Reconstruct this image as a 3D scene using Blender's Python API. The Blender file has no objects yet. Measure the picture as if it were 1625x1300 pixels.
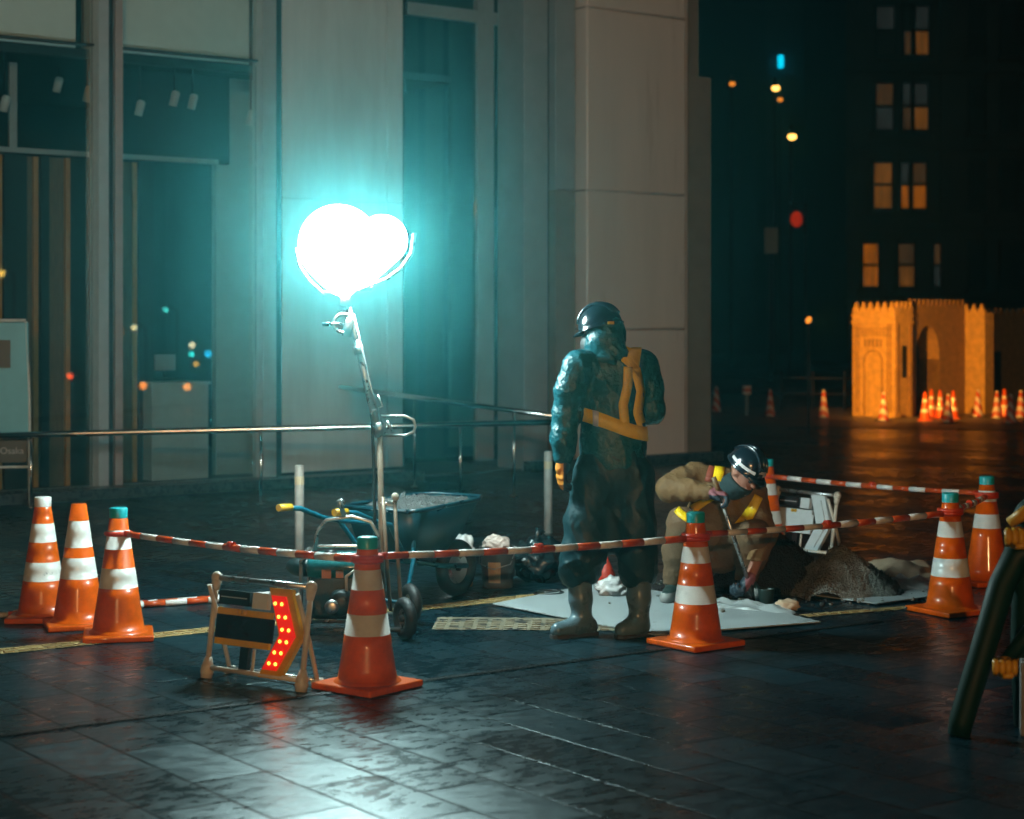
import bpy, bmesh, math, random
import numpy as np
from mathutils import Vector, Matrix, Euler
from mathutils.bvhtree import BVHTree
random.seed(7); np.random.seed(7)
S = bpy.context.scene
COL = S.collection
R = math.radians
PI = math.pi

# ------------------------------------------------------------------ camera, world, lights, exposure
cam_d = bpy.data.cameras.new('camera'); cam = bpy.data.objects.new('camera', cam_d); COL.objects.link(cam)
cam.location = (0, 0, 1.65); cam.rotation_euler = (R(90), 0, 0)
cam_d.sensor_width = 36; cam_d.lens = 64.25; cam_d.shift_y = -131/1625
cam_d.clip_start = 0.1; cam_d.clip_end = 1500
cam_d.dof.use_dof = True; cam_d.dof.focus_distance = 9.8; cam_d.dof.aperture_fstop = 2.4
S.camera = cam

SUN_EL, SUN_AZ = R(24), R(190)
world = bpy.data.worlds.new("World"); S.world = world; world.use_nodes = True
nt = world.node_tree; bg = nt.nodes['Background']
sky = nt.nodes.new('ShaderNodeTexSky'); sky.sky_type = 'NISHITA'; sky.sun_disc = False
sky.sun_elevation = SUN_EL; sky.sun_rotation = SUN_AZ
nt.links.new(sky.outputs['Color'], bg.inputs['Color']); bg.inputs['Strength'].default_value = 0.0012
sd = bpy.data.lights.new('sun', 'SUN'); sd.energy = 0.012; sd.angle = R(0.5); sd.color = (1, .93, .82)
sun = bpy.data.objects.new('sun', sd); COL.objects.link(sun)
sun.rotation_euler = (R(90)-SUN_EL, 0, PI - SUN_AZ)

S.view_settings.view_transform = 'Standard'; S.view_settings.look = 'None'
S.view_settings.gamma = 1; S.view_settings.exposure = 0.0
S.render.engine = 'CYCLES'
S.cycles.max_bounces = 7; S.cycles.diffuse_bounces = 2; S.cycles.glossy_bounces = 3
S.cycles.transmission_bounces = 4; S.cycles.transparent_max_bounces = 8; S.cycles.volume_bounces = 0
S.cycles.sample_clamp_indirect = 2.0; S.cycles.use_denoising = True

LAMP_COL = (0.72, 1.0, 0.98)
LAMP_STRENGTH = 210
WARM = (1.0, 0.54, 0.22)
WARM_POWER = 9000
HAZE_DENSITY = 0.0048

# ------------------------------------------------------------------ materials
def mat(name, col, rough=.5, metal=0., spec=.5, var=0., vscale=8., bump=0., bscale=60., rvar=0., coat=0., col2=None, stretch=(1, 1, 1), dirt=None):
    m = bpy.data.materials.new(name); m.use_nodes = True
    n, l = m.node_tree.nodes, m.node_tree.links
    b = n['Principled BSDF']
    b.inputs['Base Color'].default_value = (*col, 1); b.inputs['Roughness'].default_value = rough
    b.inputs['Metallic'].default_value = metal; b.inputs['Specular IOR Level'].default_value = spec
    b.inputs['Coat Weight'].default_value = coat; b.inputs['Coat Roughness'].default_value = .09
    tc = n.new('ShaderNodeTexCoord'); mp = n.new('ShaderNodeMapping'); mp.inputs['Scale'].default_value = stretch
    l.new(tc.outputs['Object'], mp.inputs['Vector'])
    if var or rvar or dirt:
        nz = n.new('ShaderNodeTexNoise'); nz.inputs['Scale'].default_value = vscale; nz.inputs['Detail'].default_value = 6
        nz.inputs['Roughness'].default_value = .62
        l.new(mp.outputs[0], nz.inputs['Vector'])
        c2 = col2 or tuple(max(0, c*(1-var)) for c in col)
        mx = n.new('ShaderNodeMix'); mx.data_type = 'RGBA'
        mx.inputs['A'].default_value = (*c2, 1); mx.inputs['B'].default_value = (*col, 1)
        mr = n.new('ShaderNodeMapRange'); mr.inputs[1].default_value = .35; mr.inputs[2].default_value = .65
        l.new(nz.outputs['Fac'], mr.inputs[0]); l.new(mr.outputs[0], mx.inputs['Factor'])
        out = mx.outputs['Result']
        if dirt:
            n2 = n.new('ShaderNodeTexNoise'); n2.inputs['Scale'].default_value = dirt[1]; n2.inputs['Detail'].default_value = 8
            n2.inputs['Roughness'].default_value = .75
            l.new(mp.outputs[0], n2.inputs['Vector'])
            m2 = n.new('ShaderNodeMapRange'); m2.inputs[1].default_value = dirt[2]; m2.inputs[2].default_value = dirt[2]+.06
            l.new(n2.outputs['Fac'], m2.inputs[0])
            x2 = n.new('ShaderNodeMix'); x2.data_type = 'RGBA'; x2.inputs['B'].default_value = (*dirt[0], 1)
            l.new(out, x2.inputs['A']); l.new(m2.outputs[0], x2.inputs['Factor']); out = x2.outputs['Result']
        l.new(out, b.inputs['Base Color'])
        if rvar:
            rr = n.new('ShaderNodeMapRange'); rr.inputs[1].default_value = .3; rr.inputs[2].default_value = .7
            rr.inputs[3].default_value = max(.03, rough-rvar); rr.inputs[4].default_value = min(1, rough+rvar)
            l.new(nz.outputs['Fac'], rr.inputs[0]); l.new(rr.outputs[0], b.inputs['Roughness'])
    if bump:
        nb = n.new('ShaderNodeTexNoise'); nb.inputs['Scale'].default_value = bscale; nb.inputs['Detail'].default_value = 5
        l.new(mp.outputs[0], nb.inputs['Vector'])
        bp = n.new('ShaderNodeBump'); bp.inputs['Strength'].default_value = bump; bp.inputs['Distance'].default_value = .02
        l.new(nb.outputs['Fac'], bp.inputs['Height']); l.new(bp.outputs[0], b.inputs['Normal'])
    return m

def emit(name, col, strength):
    m = bpy.data.materials.new(name); m.use_nodes = True
    b = m.node_tree.nodes['Principled BSDF']
    b.inputs['Base Color'].default_value = (*[c*.5 for c in col], 1)
    b.inputs['Emission Color'].default_value = (*col, 1); b.inputs['Emission Strength'].default_value = strength
    return m

def glass(name, tint=(.92, .96, .96), refl=1.0):
    m = bpy.data.materials.new(name); m.use_nodes = True
    n, l = m.node_tree.nodes, m.node_tree.links
    n.remove(n['Principled BSDF'])
    t = n.new('ShaderNodeBsdfTransparent'); t.inputs['Color'].default_value = (*tint, 1)
    g = n.new('ShaderNodeBsdfGlossy'); g.inputs['Roughness'].default_value = .015
    f = n.new('ShaderNodeFresnel'); f.inputs['IOR'].default_value = 1.55
    k = n.new('ShaderNodeMath'); k.operation = 'MULTIPLY'; k.inputs[1].default_value = refl; k.use_clamp = True
    mx = n.new('ShaderNodeMixShader')
    l.new(f.outputs[0], k.inputs[0]); l.new(k.outputs[0], mx.inputs[0])
    l.new(t.outputs[0], mx.inputs[1]); l.new(g.outputs[0], mx.inputs[2])
    l.new(mx.outputs[0], n['Material Output'].inputs['Surface'])
    return m

M = {}
M['orange'] = mat('cone_orange', (.80, .112, .0008), .36, var=.25, vscale=14, rvar=.08, bump=.02, bscale=90, spec=.25, coat=.35, dirt=((.10, .03, .012), 11, .66))
M['orange_dirty'] = mat('cone_orange_dirty', (.72, .105, .001), .38, var=.3, vscale=10, rvar=.1, bump=.04, bscale=60, spec=.25, coat=.2, dirt=((.03, .025, .02), 9, .62))
M['conewhite'] = mat('cone_reflective_white', (.78, .76, .72), .34, var=.10, vscale=26, rvar=.08, coat=.3, dirt=((.34, .32, .29), 14, .68))
M['conewhite_dirty'] = mat('cone_reflective_white_dirty', (.74, .72, .68), .35, var=.2, vscale=18, dirt=((.06, .06, .06), 12, .60))
M['teal_cap'] = mat('teal_cap_plastic', (.02, .42, .46), .35, var=.2)
M['white_cap'] = mat('white_cap_plastic', (.75, .75, .73), .4, var=.15)
M['bar_white'] = mat('bar_white_plastic', (.78, .74, .70), .3, var=.2, vscale=30)
M['bar_red'] = mat('bar_orange_red_plastic', (.62, .075, .012), .3, var=.25, vscale=25)
M['ring_red'] = mat('ring_red_plastic', (.68, .05, .015), .35, var=.2)
M['steel'] = mat('galvanised_steel', (.55, .55, .54), .32, .9, var=.25, vscale=20, rvar=.12)
M['stainless'] = mat('stainless_rail', (.62, .62, .62), .22, 1.0, var=.1, rvar=.06)
M['sign_frame'] = mat('cream_painted_tube', (.66, .58, .48), .38, var=.25, vscale=12, rvar=.1)
M['black_plastic'] = mat('black_plastic', (.018, .018, .02), .35, var=.3)
M['rubber'] = mat('black_rubber', (.02, .02, .02), .6, var=.4, bump=.15)
M['yellow'] = mat('yellow_reflective', (.78, .43, .015), .35, var=.2, vscale=16, bump=.05)
M['yellow_fluo'] = mat('yellow_vest_tape', (1.0, .66, .008), .4, var=.12, vscale=30, bump=.15, bscale=70)
M['vest_red'] = mat('vest_red_brown_edge', (.28, .05, .02), .6, var=.2)
M['silver_tape'] = mat('silver_tape', (.6, .6, .58), .3, .3)
M['dark_panel'] = mat('dark_led_panel', (.02, .015, .02), .25, var=.4, vscale=30)
M['led'] = emit('red_led', (1, .012, .003), .55)
M['led_core'] = emit('red_led_core', (1, .20, .02), 10)
M['mast_tube'] = mat('weathered_mast_tube', (.34, .24, .17), .4, .3, var=.3, vscale=14)
M['white_panel'] = mat('white_sheet_panel', (.66, .72, .74), .4, var=.15, vscale=10)
M['gen_teal'] = mat('teal_engine_cover', (.015, .16, .17), .3, var=.35, vscale=10, rvar=.1, coat=.3)
M['gen_dark'] = mat('dark_engine_casting', (.012, .022, .024), .42, var=.4, bump=.2, bscale=40)
M['gen_orange_label'] = mat('orange_label', (.65, .2, .08), .5, var=.2)
M['barrow_teal'] = mat('teal_barrow_paint', (.004, .034, .048), .36, var=.45, vscale=9, rvar=.12, dirt=((.05, .05, .05), 7, .64))
M['barrow_tube'] = mat('teal_barrow_tube', (.006, .10, .15), .3, var=.25, rvar=.08)
M['gravel'] = mat('wet_mortar', (.085, .083, .08), .75, var=.5, vscale=40, bump=.9, bscale=90)
M['gravel_heap'] = mat('gravel_sand', (.27, .26, .225), .85, var=.5, vscale=50, bump=1.0, bscale=110)
M['soil'] = mat('dark_wet_soil', (.022, .021, .02), .7, var=.5, vscale=30, bump=1.0, bscale=70)
M['bollard'] = mat('white_bollard_paint', (.62, .54, .48), .45, var=.25, vscale=10)
M['reflector'] = mat('bollard_reflector', (.8, .62, .4), .3, var=.1)
M['bucket'] = mat('grey_pail', (.11, .115, .12), .45, var=.25)
M['label_cream'] = mat('cream_label', (.55, .38, .22), .6, var=.25, vscale=25)
M['bag_black'] = mat('black_bag_film', (.012, .022, .025), .22, var=.4, bump=.5, bscale=18)
M['bag_white'] = mat('white_bag_film', (.72, .68, .66), .4, var=.25, bump=.5, bscale=22)
M['cloth_pink'] = mat('pale_cloth', (.62, .48, .42), .8, var=.25, bump=.4, bscale=30)
M['orange_plastic'] = mat('orange_tool_plastic', (.72, .28, .05), .4, var=.2)
M['red_bag'] = mat('red_bag', (.72, .05, .02), .5, var=.25, bump=.4, bscale=25)
M['sheet'] = mat('pale_protective_board', (.42, .47, .48), .45, var=.22, vscale=5, rvar=.15, bump=.05, bscale=30, dirt=((.16, .15, .13), 5, .60))
M['paper'] = mat('brown_paper_sack', (.60, .42, .28), .75, var=.22, vscale=9, bump=.4, bscale=14)
M['cup'] = mat('dark_green_cup', (.03, .06, .055), .4, var=.2)
M['wood'] = mat('wet_timber', (.22, .12, .05), .5, var=.35, vscale=14, stretch=(1, 8, 8))
M['green_plastic'] = mat('dark_green_plastic', (.003, .026, .019), .55, spec=.2, var=.3, vscale=9, rvar=.1)
M['yellow_plastic'] = mat('yellow_hand_plastic', (.60, .30, .015), .42, var=.2, vscale=14)
M['concrete_w'] = mat('concrete_weight', (.22, .21, .2), .8, var=.3, bump=.4)
# people
M['rain'] = mat('wet_teal_raincoat', (.012, .110, .138), .28, var=.18, vscale=9, rvar=.08, bump=.45, bscale=48, spec=.45)
M['rain_tr'] = mat('wet_dark_rain_trousers', (.010, .042, .052), .46, var=.15, vscale=6, rvar=.08, spec=.35, bump=.30, bscale=30)
M['boot'] = mat('grey_rubber_boot', (.11, .18, .21), .3, var=.3, vscale=10, rvar=.1)
M['boot_sole'] = mat('dark_boot_sole', (.05, .05, .05), .6)
M['helmet_dark'] = mat('dark_navy_helmet', (.010, .022, .032), .2, var=.2, coat=.5)
M['helmet_stripe'] = mat('white_helmet_stripe', (.72, .72, .72), .35)
M['hood_shade'] = mat('black_hood_shade', (.015, .02, .022), .6)  # black that stands for shade inside the hood, not a cloth
M['glove_orange'] = mat('orange_knit_glove', (.85, .30, .02), .7, var=.2, bump=.3)
M['glove_dark'] = mat('dark_glove_coating', (.018, .04, .06), .5, var=.3, bump=.3)
M['glove_pink'] = mat('pink_work_glove', (.34, .11, .13), .7, var=.45, vscale=25)
M['khaki'] = mat('khaki_workwear', (.20, .105, .036), .75, var=.25, vscale=9, bump=.35, bscale=40)
M['khaki_tr'] = mat('khaki_trousers', (.17, .095, .045), .78, var=.25, vscale=8, bump=.35, bscale=40)
M['scarf'] = mat('dark_neck_warmer', (.022, .05, .055), .85, var=.3, bump=.4, bscale=40)
M['skin'] = mat('skin', (.44, .20, .14), .5, var=.18, vscale=12)
M['eye'] = mat('eye_dark', (.02, .015, .012), .2)
M['sneaker'] = mat('grey_shoe', (.34, .33, .31), .6, var=.2)
# building
M['wall_white'] = mat('pale_stone_cladding', (.62, .62, .61), .42, var=.20, vscale=3, rvar=.08, bump=.05, bscale=140, stretch=(1, 1, .18))
M['wall_column'] = mat('pale_column_panel', (.76, .60, .52), .3, var=.10, vscale=2.5, rvar=.06, stretch=(1, 1, .12))
M['wall_dim'] = mat('grey_metal_panel', (.34, .34, .35), .45, var=.15, vscale=3)
M['wall_brown'] = mat('bronze_panel', (.28, .21, .16), .5, var=.2, vscale=3)
M['alu'] = mat('aluminium_mullion', (.44, .45, .45), .4, .2, var=.12)
M['dark_gap'] = mat('dark_gap', (.02, .035, .04), .5, var=.3)
M['bronze'] = mat('bronze_mullion', (.36, .27, .24), .45, var=.15)
M['blind'] = mat('white_roller_blind', (.80, .79, .74), .85, var=.06)
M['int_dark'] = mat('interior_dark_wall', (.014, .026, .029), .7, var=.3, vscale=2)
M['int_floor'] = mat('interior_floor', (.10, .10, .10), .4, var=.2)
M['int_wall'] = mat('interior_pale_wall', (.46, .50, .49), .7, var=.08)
M['counter'] = mat('counter_white', (.48, .48, .46), .5, var=.12)
M['slat'] = mat('dark_timber_slat', (.22, .125, .06), .6, var=.35, vscale=6, stretch=(8, 8, 1))
M['slat_l'] = mat('orange_timber_slat', (.62, .26, .06), .5, var=.3, vscale=6, stretch=(8, 8, 1))
M['spot_white'] = mat('white_spot_housing', (.6, .58, .55), .5)
M['glass'] = glass('window_glass', (.90, .95, .95), 1.3)
M['dark_glass'] = glass('door_glass', (.55, .68, .68), 1.6)
M['sign_teal'] = mat('teal_poster_board', (.13, .40, .44), .4, var=.15, vscale=4)
M['sign_black'] = mat('black_sign_panel', (.012, .016, .018), .35)
M['letter_grey'] = mat('grey_lettering', (.35, .36, .36), .6)
M['plinth'] = mat('wet_granite_kerb', (.05, .06, .065), .3, var=.35, vscale=20, rvar=.12, bump=.1)
# far
M['far_stone'] = mat('dark_masonry', (.05, .06, .065), .8, var=.4, vscale=.6, bump=.3, bscale=3)
M['far_blue'] = mat('dark_blue_facade', (.016, .026, .042), .7, var=.4, vscale=.4)
M['far_frame'] = mat('far_window_frame', (.01, .01, .01), .7)
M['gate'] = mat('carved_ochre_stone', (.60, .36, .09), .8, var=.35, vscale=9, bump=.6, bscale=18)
M['gate_dark'] = mat('gate_shaded_stone', (.32, .18, .05), .85, var=.35, vscale=9)  # gate stone darkened: shade of the portal side is put into the colour
M['black_paint'] = mat('black_iron', (.012, .012, .012), .5)
M['sodium'] = emit('sodium_lamp', (1, .50, .10), 5)
M['sodium_dim'] = emit('sodium_lamp_far', (1, .30, .03), 1.4)
M['cyan_sign'] = emit('cyan_sign_light', (.0, .62, .9), 2.2)
M['red_sign'] = emit('red_lantern_glow', (.75, .03, .0), .40)
M['far_pale'] = mat('far_pale_sign', (.25, .3, .34), .6)

def win_mat(name, col, strength, split=None):
    """curtained window lit from the room behind: uneven glow with soft folds"""
    m = bpy.data.materials.new(name); m.use_nodes = True
    n, l = m.node_tree.nodes, m.node_tree.links; b = n['Principled BSDF']
    tc = n.new('ShaderNodeTexCoord'); mp = n.new('ShaderNodeMapping'); mp.inputs['Scale'].default_value = (6, 1, .6)
    nz = n.new('ShaderNodeTexNoise'); nz.inputs['Scale'].default_value = 1.3; nz.inputs['Detail'].default_value = 4
    l.new(tc.outputs['Object'], mp.inputs[0]); l.new(mp.outputs[0], nz.inputs['Vector'])
    mr = n.new('ShaderNodeMapRange'); mr.inputs[1].default_value = .3; mr.inputs[2].default_value = .7
    mr.inputs[3].default_value = strength*.45; mr.inputs[4].default_value = strength*1.2
    l.new(nz.outputs['Fac'], mr.inputs[0]); l.new(mr.outputs[0], b.inputs['Emission Strength'])
    b.inputs['Emission Color'].default_value = (*col, 1); b.inputs['Base Color'].default_value = (.05, .05, .05, 1)
    b.inputs['Roughness'].default_value = .2
    return m
M['win_orange'] = win_mat('window_orange', (1, .25, .01), .34)
M['win_amber'] = win_mat('window_amber', (1, .34, .05), .16)
M['win_dim'] = win_mat('window_dim', (1, .46, .16), .06)
M['win_grey'] = win_mat('window_grey', (.7, .8, .75), .025)

# diagonal striped far cones
def diag_mat():
    m = bpy.data.materials.new('diagonal_striped_plastic'); m.use_nodes = True
    n, l = m.node_tree.nodes, m.node_tree.links; b = n['Principled BSDF']
    tc = n.new('ShaderNodeTexCoord'); w = n.new('ShaderNodeTexWave'); w.wave_type = 'BANDS'; w.bands_direction = 'X'
    mp = n.new('ShaderNodeMapping'); mp.inputs['Rotation'].default_value = (0, R(38), 0)
    w.inputs['Scale'].default_value = 2.6
    cr = n.new('ShaderNodeValToRGB'); cr.color_ramp.interpolation = 'CONSTANT'
    cr.color_ramp.elements[0].color = (.5, .06, .01, 1); cr.color_ramp.elements[1].color = (.62, .55, .5, 1)
    cr.color_ramp.elements[1].position = .5
    l.new(tc.outputs['Object'], mp.inputs[0]); l.new(mp.outputs[0], w.inputs['Vector'])
    l.new(w.outputs['Fac'], cr.inputs[0]); l.new(cr.outputs[0], b.inputs['Base Color']); b.inputs['Roughness'].default_value = .4
    return m
M['diag'] = diag_mat()

# wet paving
TH = R(36.5); CT, ST = math.cos(TH), math.sin(TH)
def paving_mat():
    m = bpy.data.materials.new('wet_slate_paving'); m.use_nodes = True
    n, l = m.node_tree.nodes, m.node_tree.links; b = n['Principled BSDF']
    N = lambda t: n.new('ShaderNode'+t)
    tc = N('TexCoord'); mp = N('Mapping'); mp.inputs['Rotation'].default_value = (0, 0, -(TH+PI/2))
    l.new(tc.outputs['Object'], mp.inputs['Vector'])
    br = N('TexBrick'); br.offset = .5; br.inputs['Scale'].default_value = 1.0
    br.inputs['Brick Width'].default_value = .60; br.inputs['Row Height'].default_value = .30
    br.inputs['Mortar Size'].default_value = .009; br.inputs['Mortar Smooth'].default_value = .2
    br.inputs['Bias'].default_value = 0
    br.inputs['Color1'].default_value = (0, 0, 0, 1); br.inputs['Color2'].default_value = (1, 1, 1, 1)
    br.inputs['Mortar'].default_value = (.5, .5, .5, 1)
    l.new(mp.outputs[0], br.inputs['Vector'])
    def noise(scale, det=5, rough=.55, vec=None, stretch=None):
        q = N('TexNoise'); q.inputs['Scale'].default_value = scale; q.inputs['Detail'].default_value = det; q.inputs['Roughness'].default_value = rough
        if stretch:
            p = N('Mapping'); p.inputs['Scale'].default_value = stretch; l.new(mp.outputs[0], p.inputs['Vector']); l.new(p.outputs[0], q.inputs['Vector'])
        else: l.new(mp.outputs[0], q.inputs['Vector'])
        return q
    def rng(src, a, b_, c, d):
        q = N('MapRange'); q.inputs[1].default_value = a; q.inputs[2].default_value = b_; q.inputs[3].default_value = c; q.inputs[4].default_value = d
        l.new(src, q.inputs[0]); return q.outputs[0]
    def mth(op, a, b_):
        q = N('Math'); q.operation = op
        for i, v in enumerate((a, b_)):
            if isinstance(v, (int, float)): q.inputs[i].default_value = v
            else: l.new(v, q.inputs[i])
        return q.outputs[0]
    big = noise(.55, 4); med = noise(3.2, 6, .6, stretch=(1, 2.4, 1)); fine = noise(46, 6, .65); streak = noise(10, 8, .68, stretch=(1.6, .8, 1))
    # colour
    tile = N('RGBToBW'); l.new(br.outputs['Color'], tile.inputs[0])
    mx = N('Mix'); mx.data_type = 'RGBA'; mx.inputs['A'].default_value = (.002, .008, .012, 1); mx.inputs['B'].default_value = (.008, .027, .037, 1)
    f = mth('ADD', mth('MULTIPLY', tile.outputs[0], .35), mth('MULTIPLY', med.outputs['Fac'], .65))
    f = mth('MULTIPLY', rng(f, .25, .7, 0, 1), mth('SUBTRACT', 1.0, br.outputs['Fac']))
    l.new(f, mx.inputs['Factor'])
    l.new(mx.outputs['Result'], b.inputs['Base Color'])
    # roughness: puddled smooth areas, rougher streaks, each slab a little different
    r1 = rng(big.outputs['Fac'], .35, .65, .0, .14)
    r2 = rng(streak.outputs['Fac'], .40, .60, .0, .15)
    r3 = mth('MULTIPLY', tile.outputs[0], .10)
    rs = mth('ADD', mth('ADD', r1, r2), mth('ADD', r3, .125))
    l.new(rs, b.inputs['Roughness'])
    b.inputs['Specular Tint'].default_value = (.50, .92, 1.0, 1)
    l.new(mth('SUBTRACT', .42, mth('MULTIPLY', br.outputs['Fac'], .34)), b.inputs['Specular IOR Level'])
    # every slab lies a little out of level
    fr1 = mth('FRACT', mth('MULTIPLY', tile.outputs[0], 17.31), 0); fr2 = mth('FRACT', mth('MULTIPLY', tile.outputs[0], 41.77), 0)
    cx = N('CombineXYZ'); l.new(mth('MULTIPLY', mth('SUBTRACT', fr1, .5), .055), cx.inputs[0]); l.new(mth('MULTIPLY', mth('SUBTRACT', fr2, .5), .055), cx.inputs[1]); cx.inputs[2].default_value = 1
    vn = N('VectorMath'); vn.operation = 'NORMALIZE'; l.new(cx.outputs[0], vn.inputs[0])
    # bump
    h = mth('ADD', mth('MULTIPLY', fine.outputs['Fac'], .10), mth('MULTIPLY', streak.outputs['Fac'], .15))
    h = mth('ADD', h, mth('MULTIPLY', tile.outputs[0], .35))
    h = mth('SUBTRACT', h, mth('MULTIPLY', br.outputs['Fac'], 1.2))
    bp = N('Bump'); bp.inputs['Strength'].default_value = .35; bp.inputs['Distance'].default_value = .012
    l.new(h, bp.inputs['Height']); l.new(vn.outputs[0], bp.inputs['Normal']); l.new(bp.outputs[0], b.inputs['Normal'])
    return m
M['paving'] = paving_mat()
def tactile_mat():
    m = mat('yellow_tactile_paving', (.42, .29, .12), .5, var=.35, vscale=12, rvar=.15, dirt=((.10, .085, .06), 5, .6))
    return m
M['tactile'] = tactile_mat()
M['tactile_worn'] = mat('worn_tactile_paving', (.26, .22, .15), .5, var=.35, vscale=14, rvar=.15, dirt=((.035, .04, .04), 6, .52))
M['drain'] = mat('iron_drain', (.02, .024, .026), .4, .5, var=.3)
M['far_pave'] = mat('far_pavement', (.16, .13, .10), .45, var=.35, vscale=1.2, rvar=.1)

# ------------------------------------------------------------------ mesh helpers
class MB:
    """collects shapes and links them as one mesh object"""
    def __init__(s): s.bm = bmesh.new(); s.slots = []
    def slot(s, m):
        m = M[m]
        if m not in s.slots: s.slots.append(m)
        return s.slots.index(m)
    def _fin(s, faces, m, smooth):
        i = s.slot(m)
        for f in faces: f.material_index = i; f.smooth = smooth
    def box(s, c, d, m, rot=(0, 0, 0), bev=0.):
        r = bmesh.ops.create_cube(s.bm, size=1)
        vs = r['verts']
        mt = Matrix.Translation(c) @ Euler(rot).to_matrix().to_4x4() @ Matrix.Diagonal((*d, 1))
        bmesh.ops.transform(s.bm, matrix=mt, verts=vs)
        fs = list({f for v in vs for f in v.link_faces})
        s._fin(fs, m, False)
        if bev:
            es = list({e for v in vs for e in v.link_edges})
            r = bmesh.ops.bevel(s.bm, geom=es, offset=bev, segments=2, affect='EDGES', profile=.6)
            for f in r['faces']: f.material_index = s.slot(m); f.smooth = True
        return s
    def tube(s, pts, r, m, seg=10, cap=True, smooth=True):
        pts = [Vector(p) for p in pts]
        rs = r if isinstance(r, (list, tuple)) else [r]*len(pts)
        rings = []; up = None
        for i, p in enumerate(pts):
            a = pts[max(0, i-1)]; b = pts[min(len(pts)-1, i+1)]
            t = (b-a).normalized()
            if up is None: up = Vector((0, 0, 1)) if abs(t.z) < .9 else Vector((1, 0, 0))
            x = t.cross(up).normalized(); y = x.cross(t).normalized(); up = y
            rings.append([s.bm.verts.new(p + x*math.cos(2*PI*k/seg)*rs[i] + y*math.sin(2*PI*k/seg)*rs[i]) for k in range(seg)])
        fs = []
        for a, b in zip(rings, rings[1:]):
            for k in range(seg): fs.append(s.bm.faces.new((a[k], a[(k+1) % seg], b[(k+1) % seg], b[k])))
        s._fin(fs, m, smooth)
        if cap:
            s._fin([s.bm.faces.new(rings[0][::-1]), s.bm.faces.new(rings[-1])], m, False)
        return s
    def lathe(s, prof, m, seg=32, mats=None, mtx=None, cap=False):
        """prof: list of (r,z); mats optional material per section"""
        rings = []; vs = []
        for r, z in prof:
            rg = [s.bm.verts.new((r*math.cos(2*PI*k/seg), r*math.sin(2*PI*k/seg), z)) for k in range(seg)]
            rings.append(rg); vs += rg
        for i, (a, b) in enumerate(zip(rings, rings[1:])):
            fs = [s.bm.faces.new((a[k], a[(k+1) % seg], b[(k+1) % seg], b[k])) for k in range(seg)]
            s._fin(fs, mats[i] if mats else m, True)
        if cap:
            s._fin([s.bm.faces.new(rings[0][::-1])], mats[0] if mats else m, False)
            s._fin([s.bm.faces.new(rings[-1])], mats[-1] if mats else m, False)
        if mtx is not None: bmesh.ops.transform(s.bm, matrix=mtx, verts=vs)
        return s
    def torus(s, c, R_, r, m, seg=28, sub=8, mtx=None):
        rings = []; vs = []
        for i in range(seg):
            a = 2*PI*i/seg
            rg = [s.bm.verts.new(((R_+r*math.cos(2*PI*k/sub))*math.cos(a), (R_+r*math.cos(2*PI*k/sub))*math.sin(a), r*math.sin(2*PI*k/sub))) for k in range(sub)]
            rings.append(rg); vs += rg
        fs = []
        for i in range(seg):
            a, b = rings[i], rings[(i+1) % seg]
            for k in range(sub): fs.append(s.bm.faces.new((a[k], b[k], b[(k+1) % sub], a[(k+1) % sub])))
        s._fin(fs, m, True)
        bmesh.ops.transform(s.bm, matrix=Matrix.Translation(c) @ (mtx if mtx is not None else Matrix.Identity(4)), verts=vs)
        return s
    def ball(s, c, d, m, rot=(0, 0, 0), sub=3, noise=0.):
        r = bmesh.ops.create_icosphere(s.bm, subdivisions=sub, radius=1)
        vs = r['verts']
        if noise:
            ph = [random.uniform(0, 9) for _ in range(6)]
            for v in vs:
                c_ = v.co
                q = math.sin(c_.x*5+ph[0]+2*math.sin(c_.z*4+ph[3]))*math.sin(c_.y*6+ph[1]) + .6*math.sin(c_.z*9+ph[2]+3*math.sin(c_.x*5+ph[4]))
                v.co = c_*(1+noise*q)
        mt = Matrix.Translation(c) @ Euler(rot).to_matrix().to_4x4() @ Matrix.Diagonal((*d, 1))
        bmesh.ops.transform(s.bm, matrix=mt, verts=vs)
        s._fin(list({f for v in vs for f in v.link_faces}), m, True); return s
    def prism(s, pts, th, m, mtx=None):
        """outline in local xz, extruded along y by th (centred)"""
        a = [s.bm.verts.new((x, -th/2, z)) for x, z in pts]; b = [s.bm.verts.new((x, th/2, z)) for x, z in pts]
        fs = [s.bm.faces.new(a), s.bm.faces.new(b[::-1])]
        for i in range(len(pts)):
            j = (i+1) % len(pts); fs.append(s.bm.faces.new((a[j], a[i], b[i], b[j])))
        s._fin(fs, m, False)
        if mtx is not None: bmesh.ops.transform(s.bm, matrix=mtx, verts=a+b)
        return s
    def poly(s, pts, m):
        f = s.bm.faces.new([s.bm.verts.new(p) for p in pts]); s._fin([f], m, False); return s
    def build(s, name, parent=None, loc=(0, 0, 0), rot=(0, 0, 0), recalc=True):
        if recalc: bmesh.ops.recalc_face_normals(s.bm, faces=s.bm.faces)
        me = bpy.data.meshes.new(name); s.bm.to_mesh(me); s.bm.free()
        for m in s.slots: me.materials.append(m)
        o = bpy.data.objects.new(name, me); COL.objects.link(o)
        o.location = loc; o.rotation_euler = rot
        if parent: o.parent = parent
        return o

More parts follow.
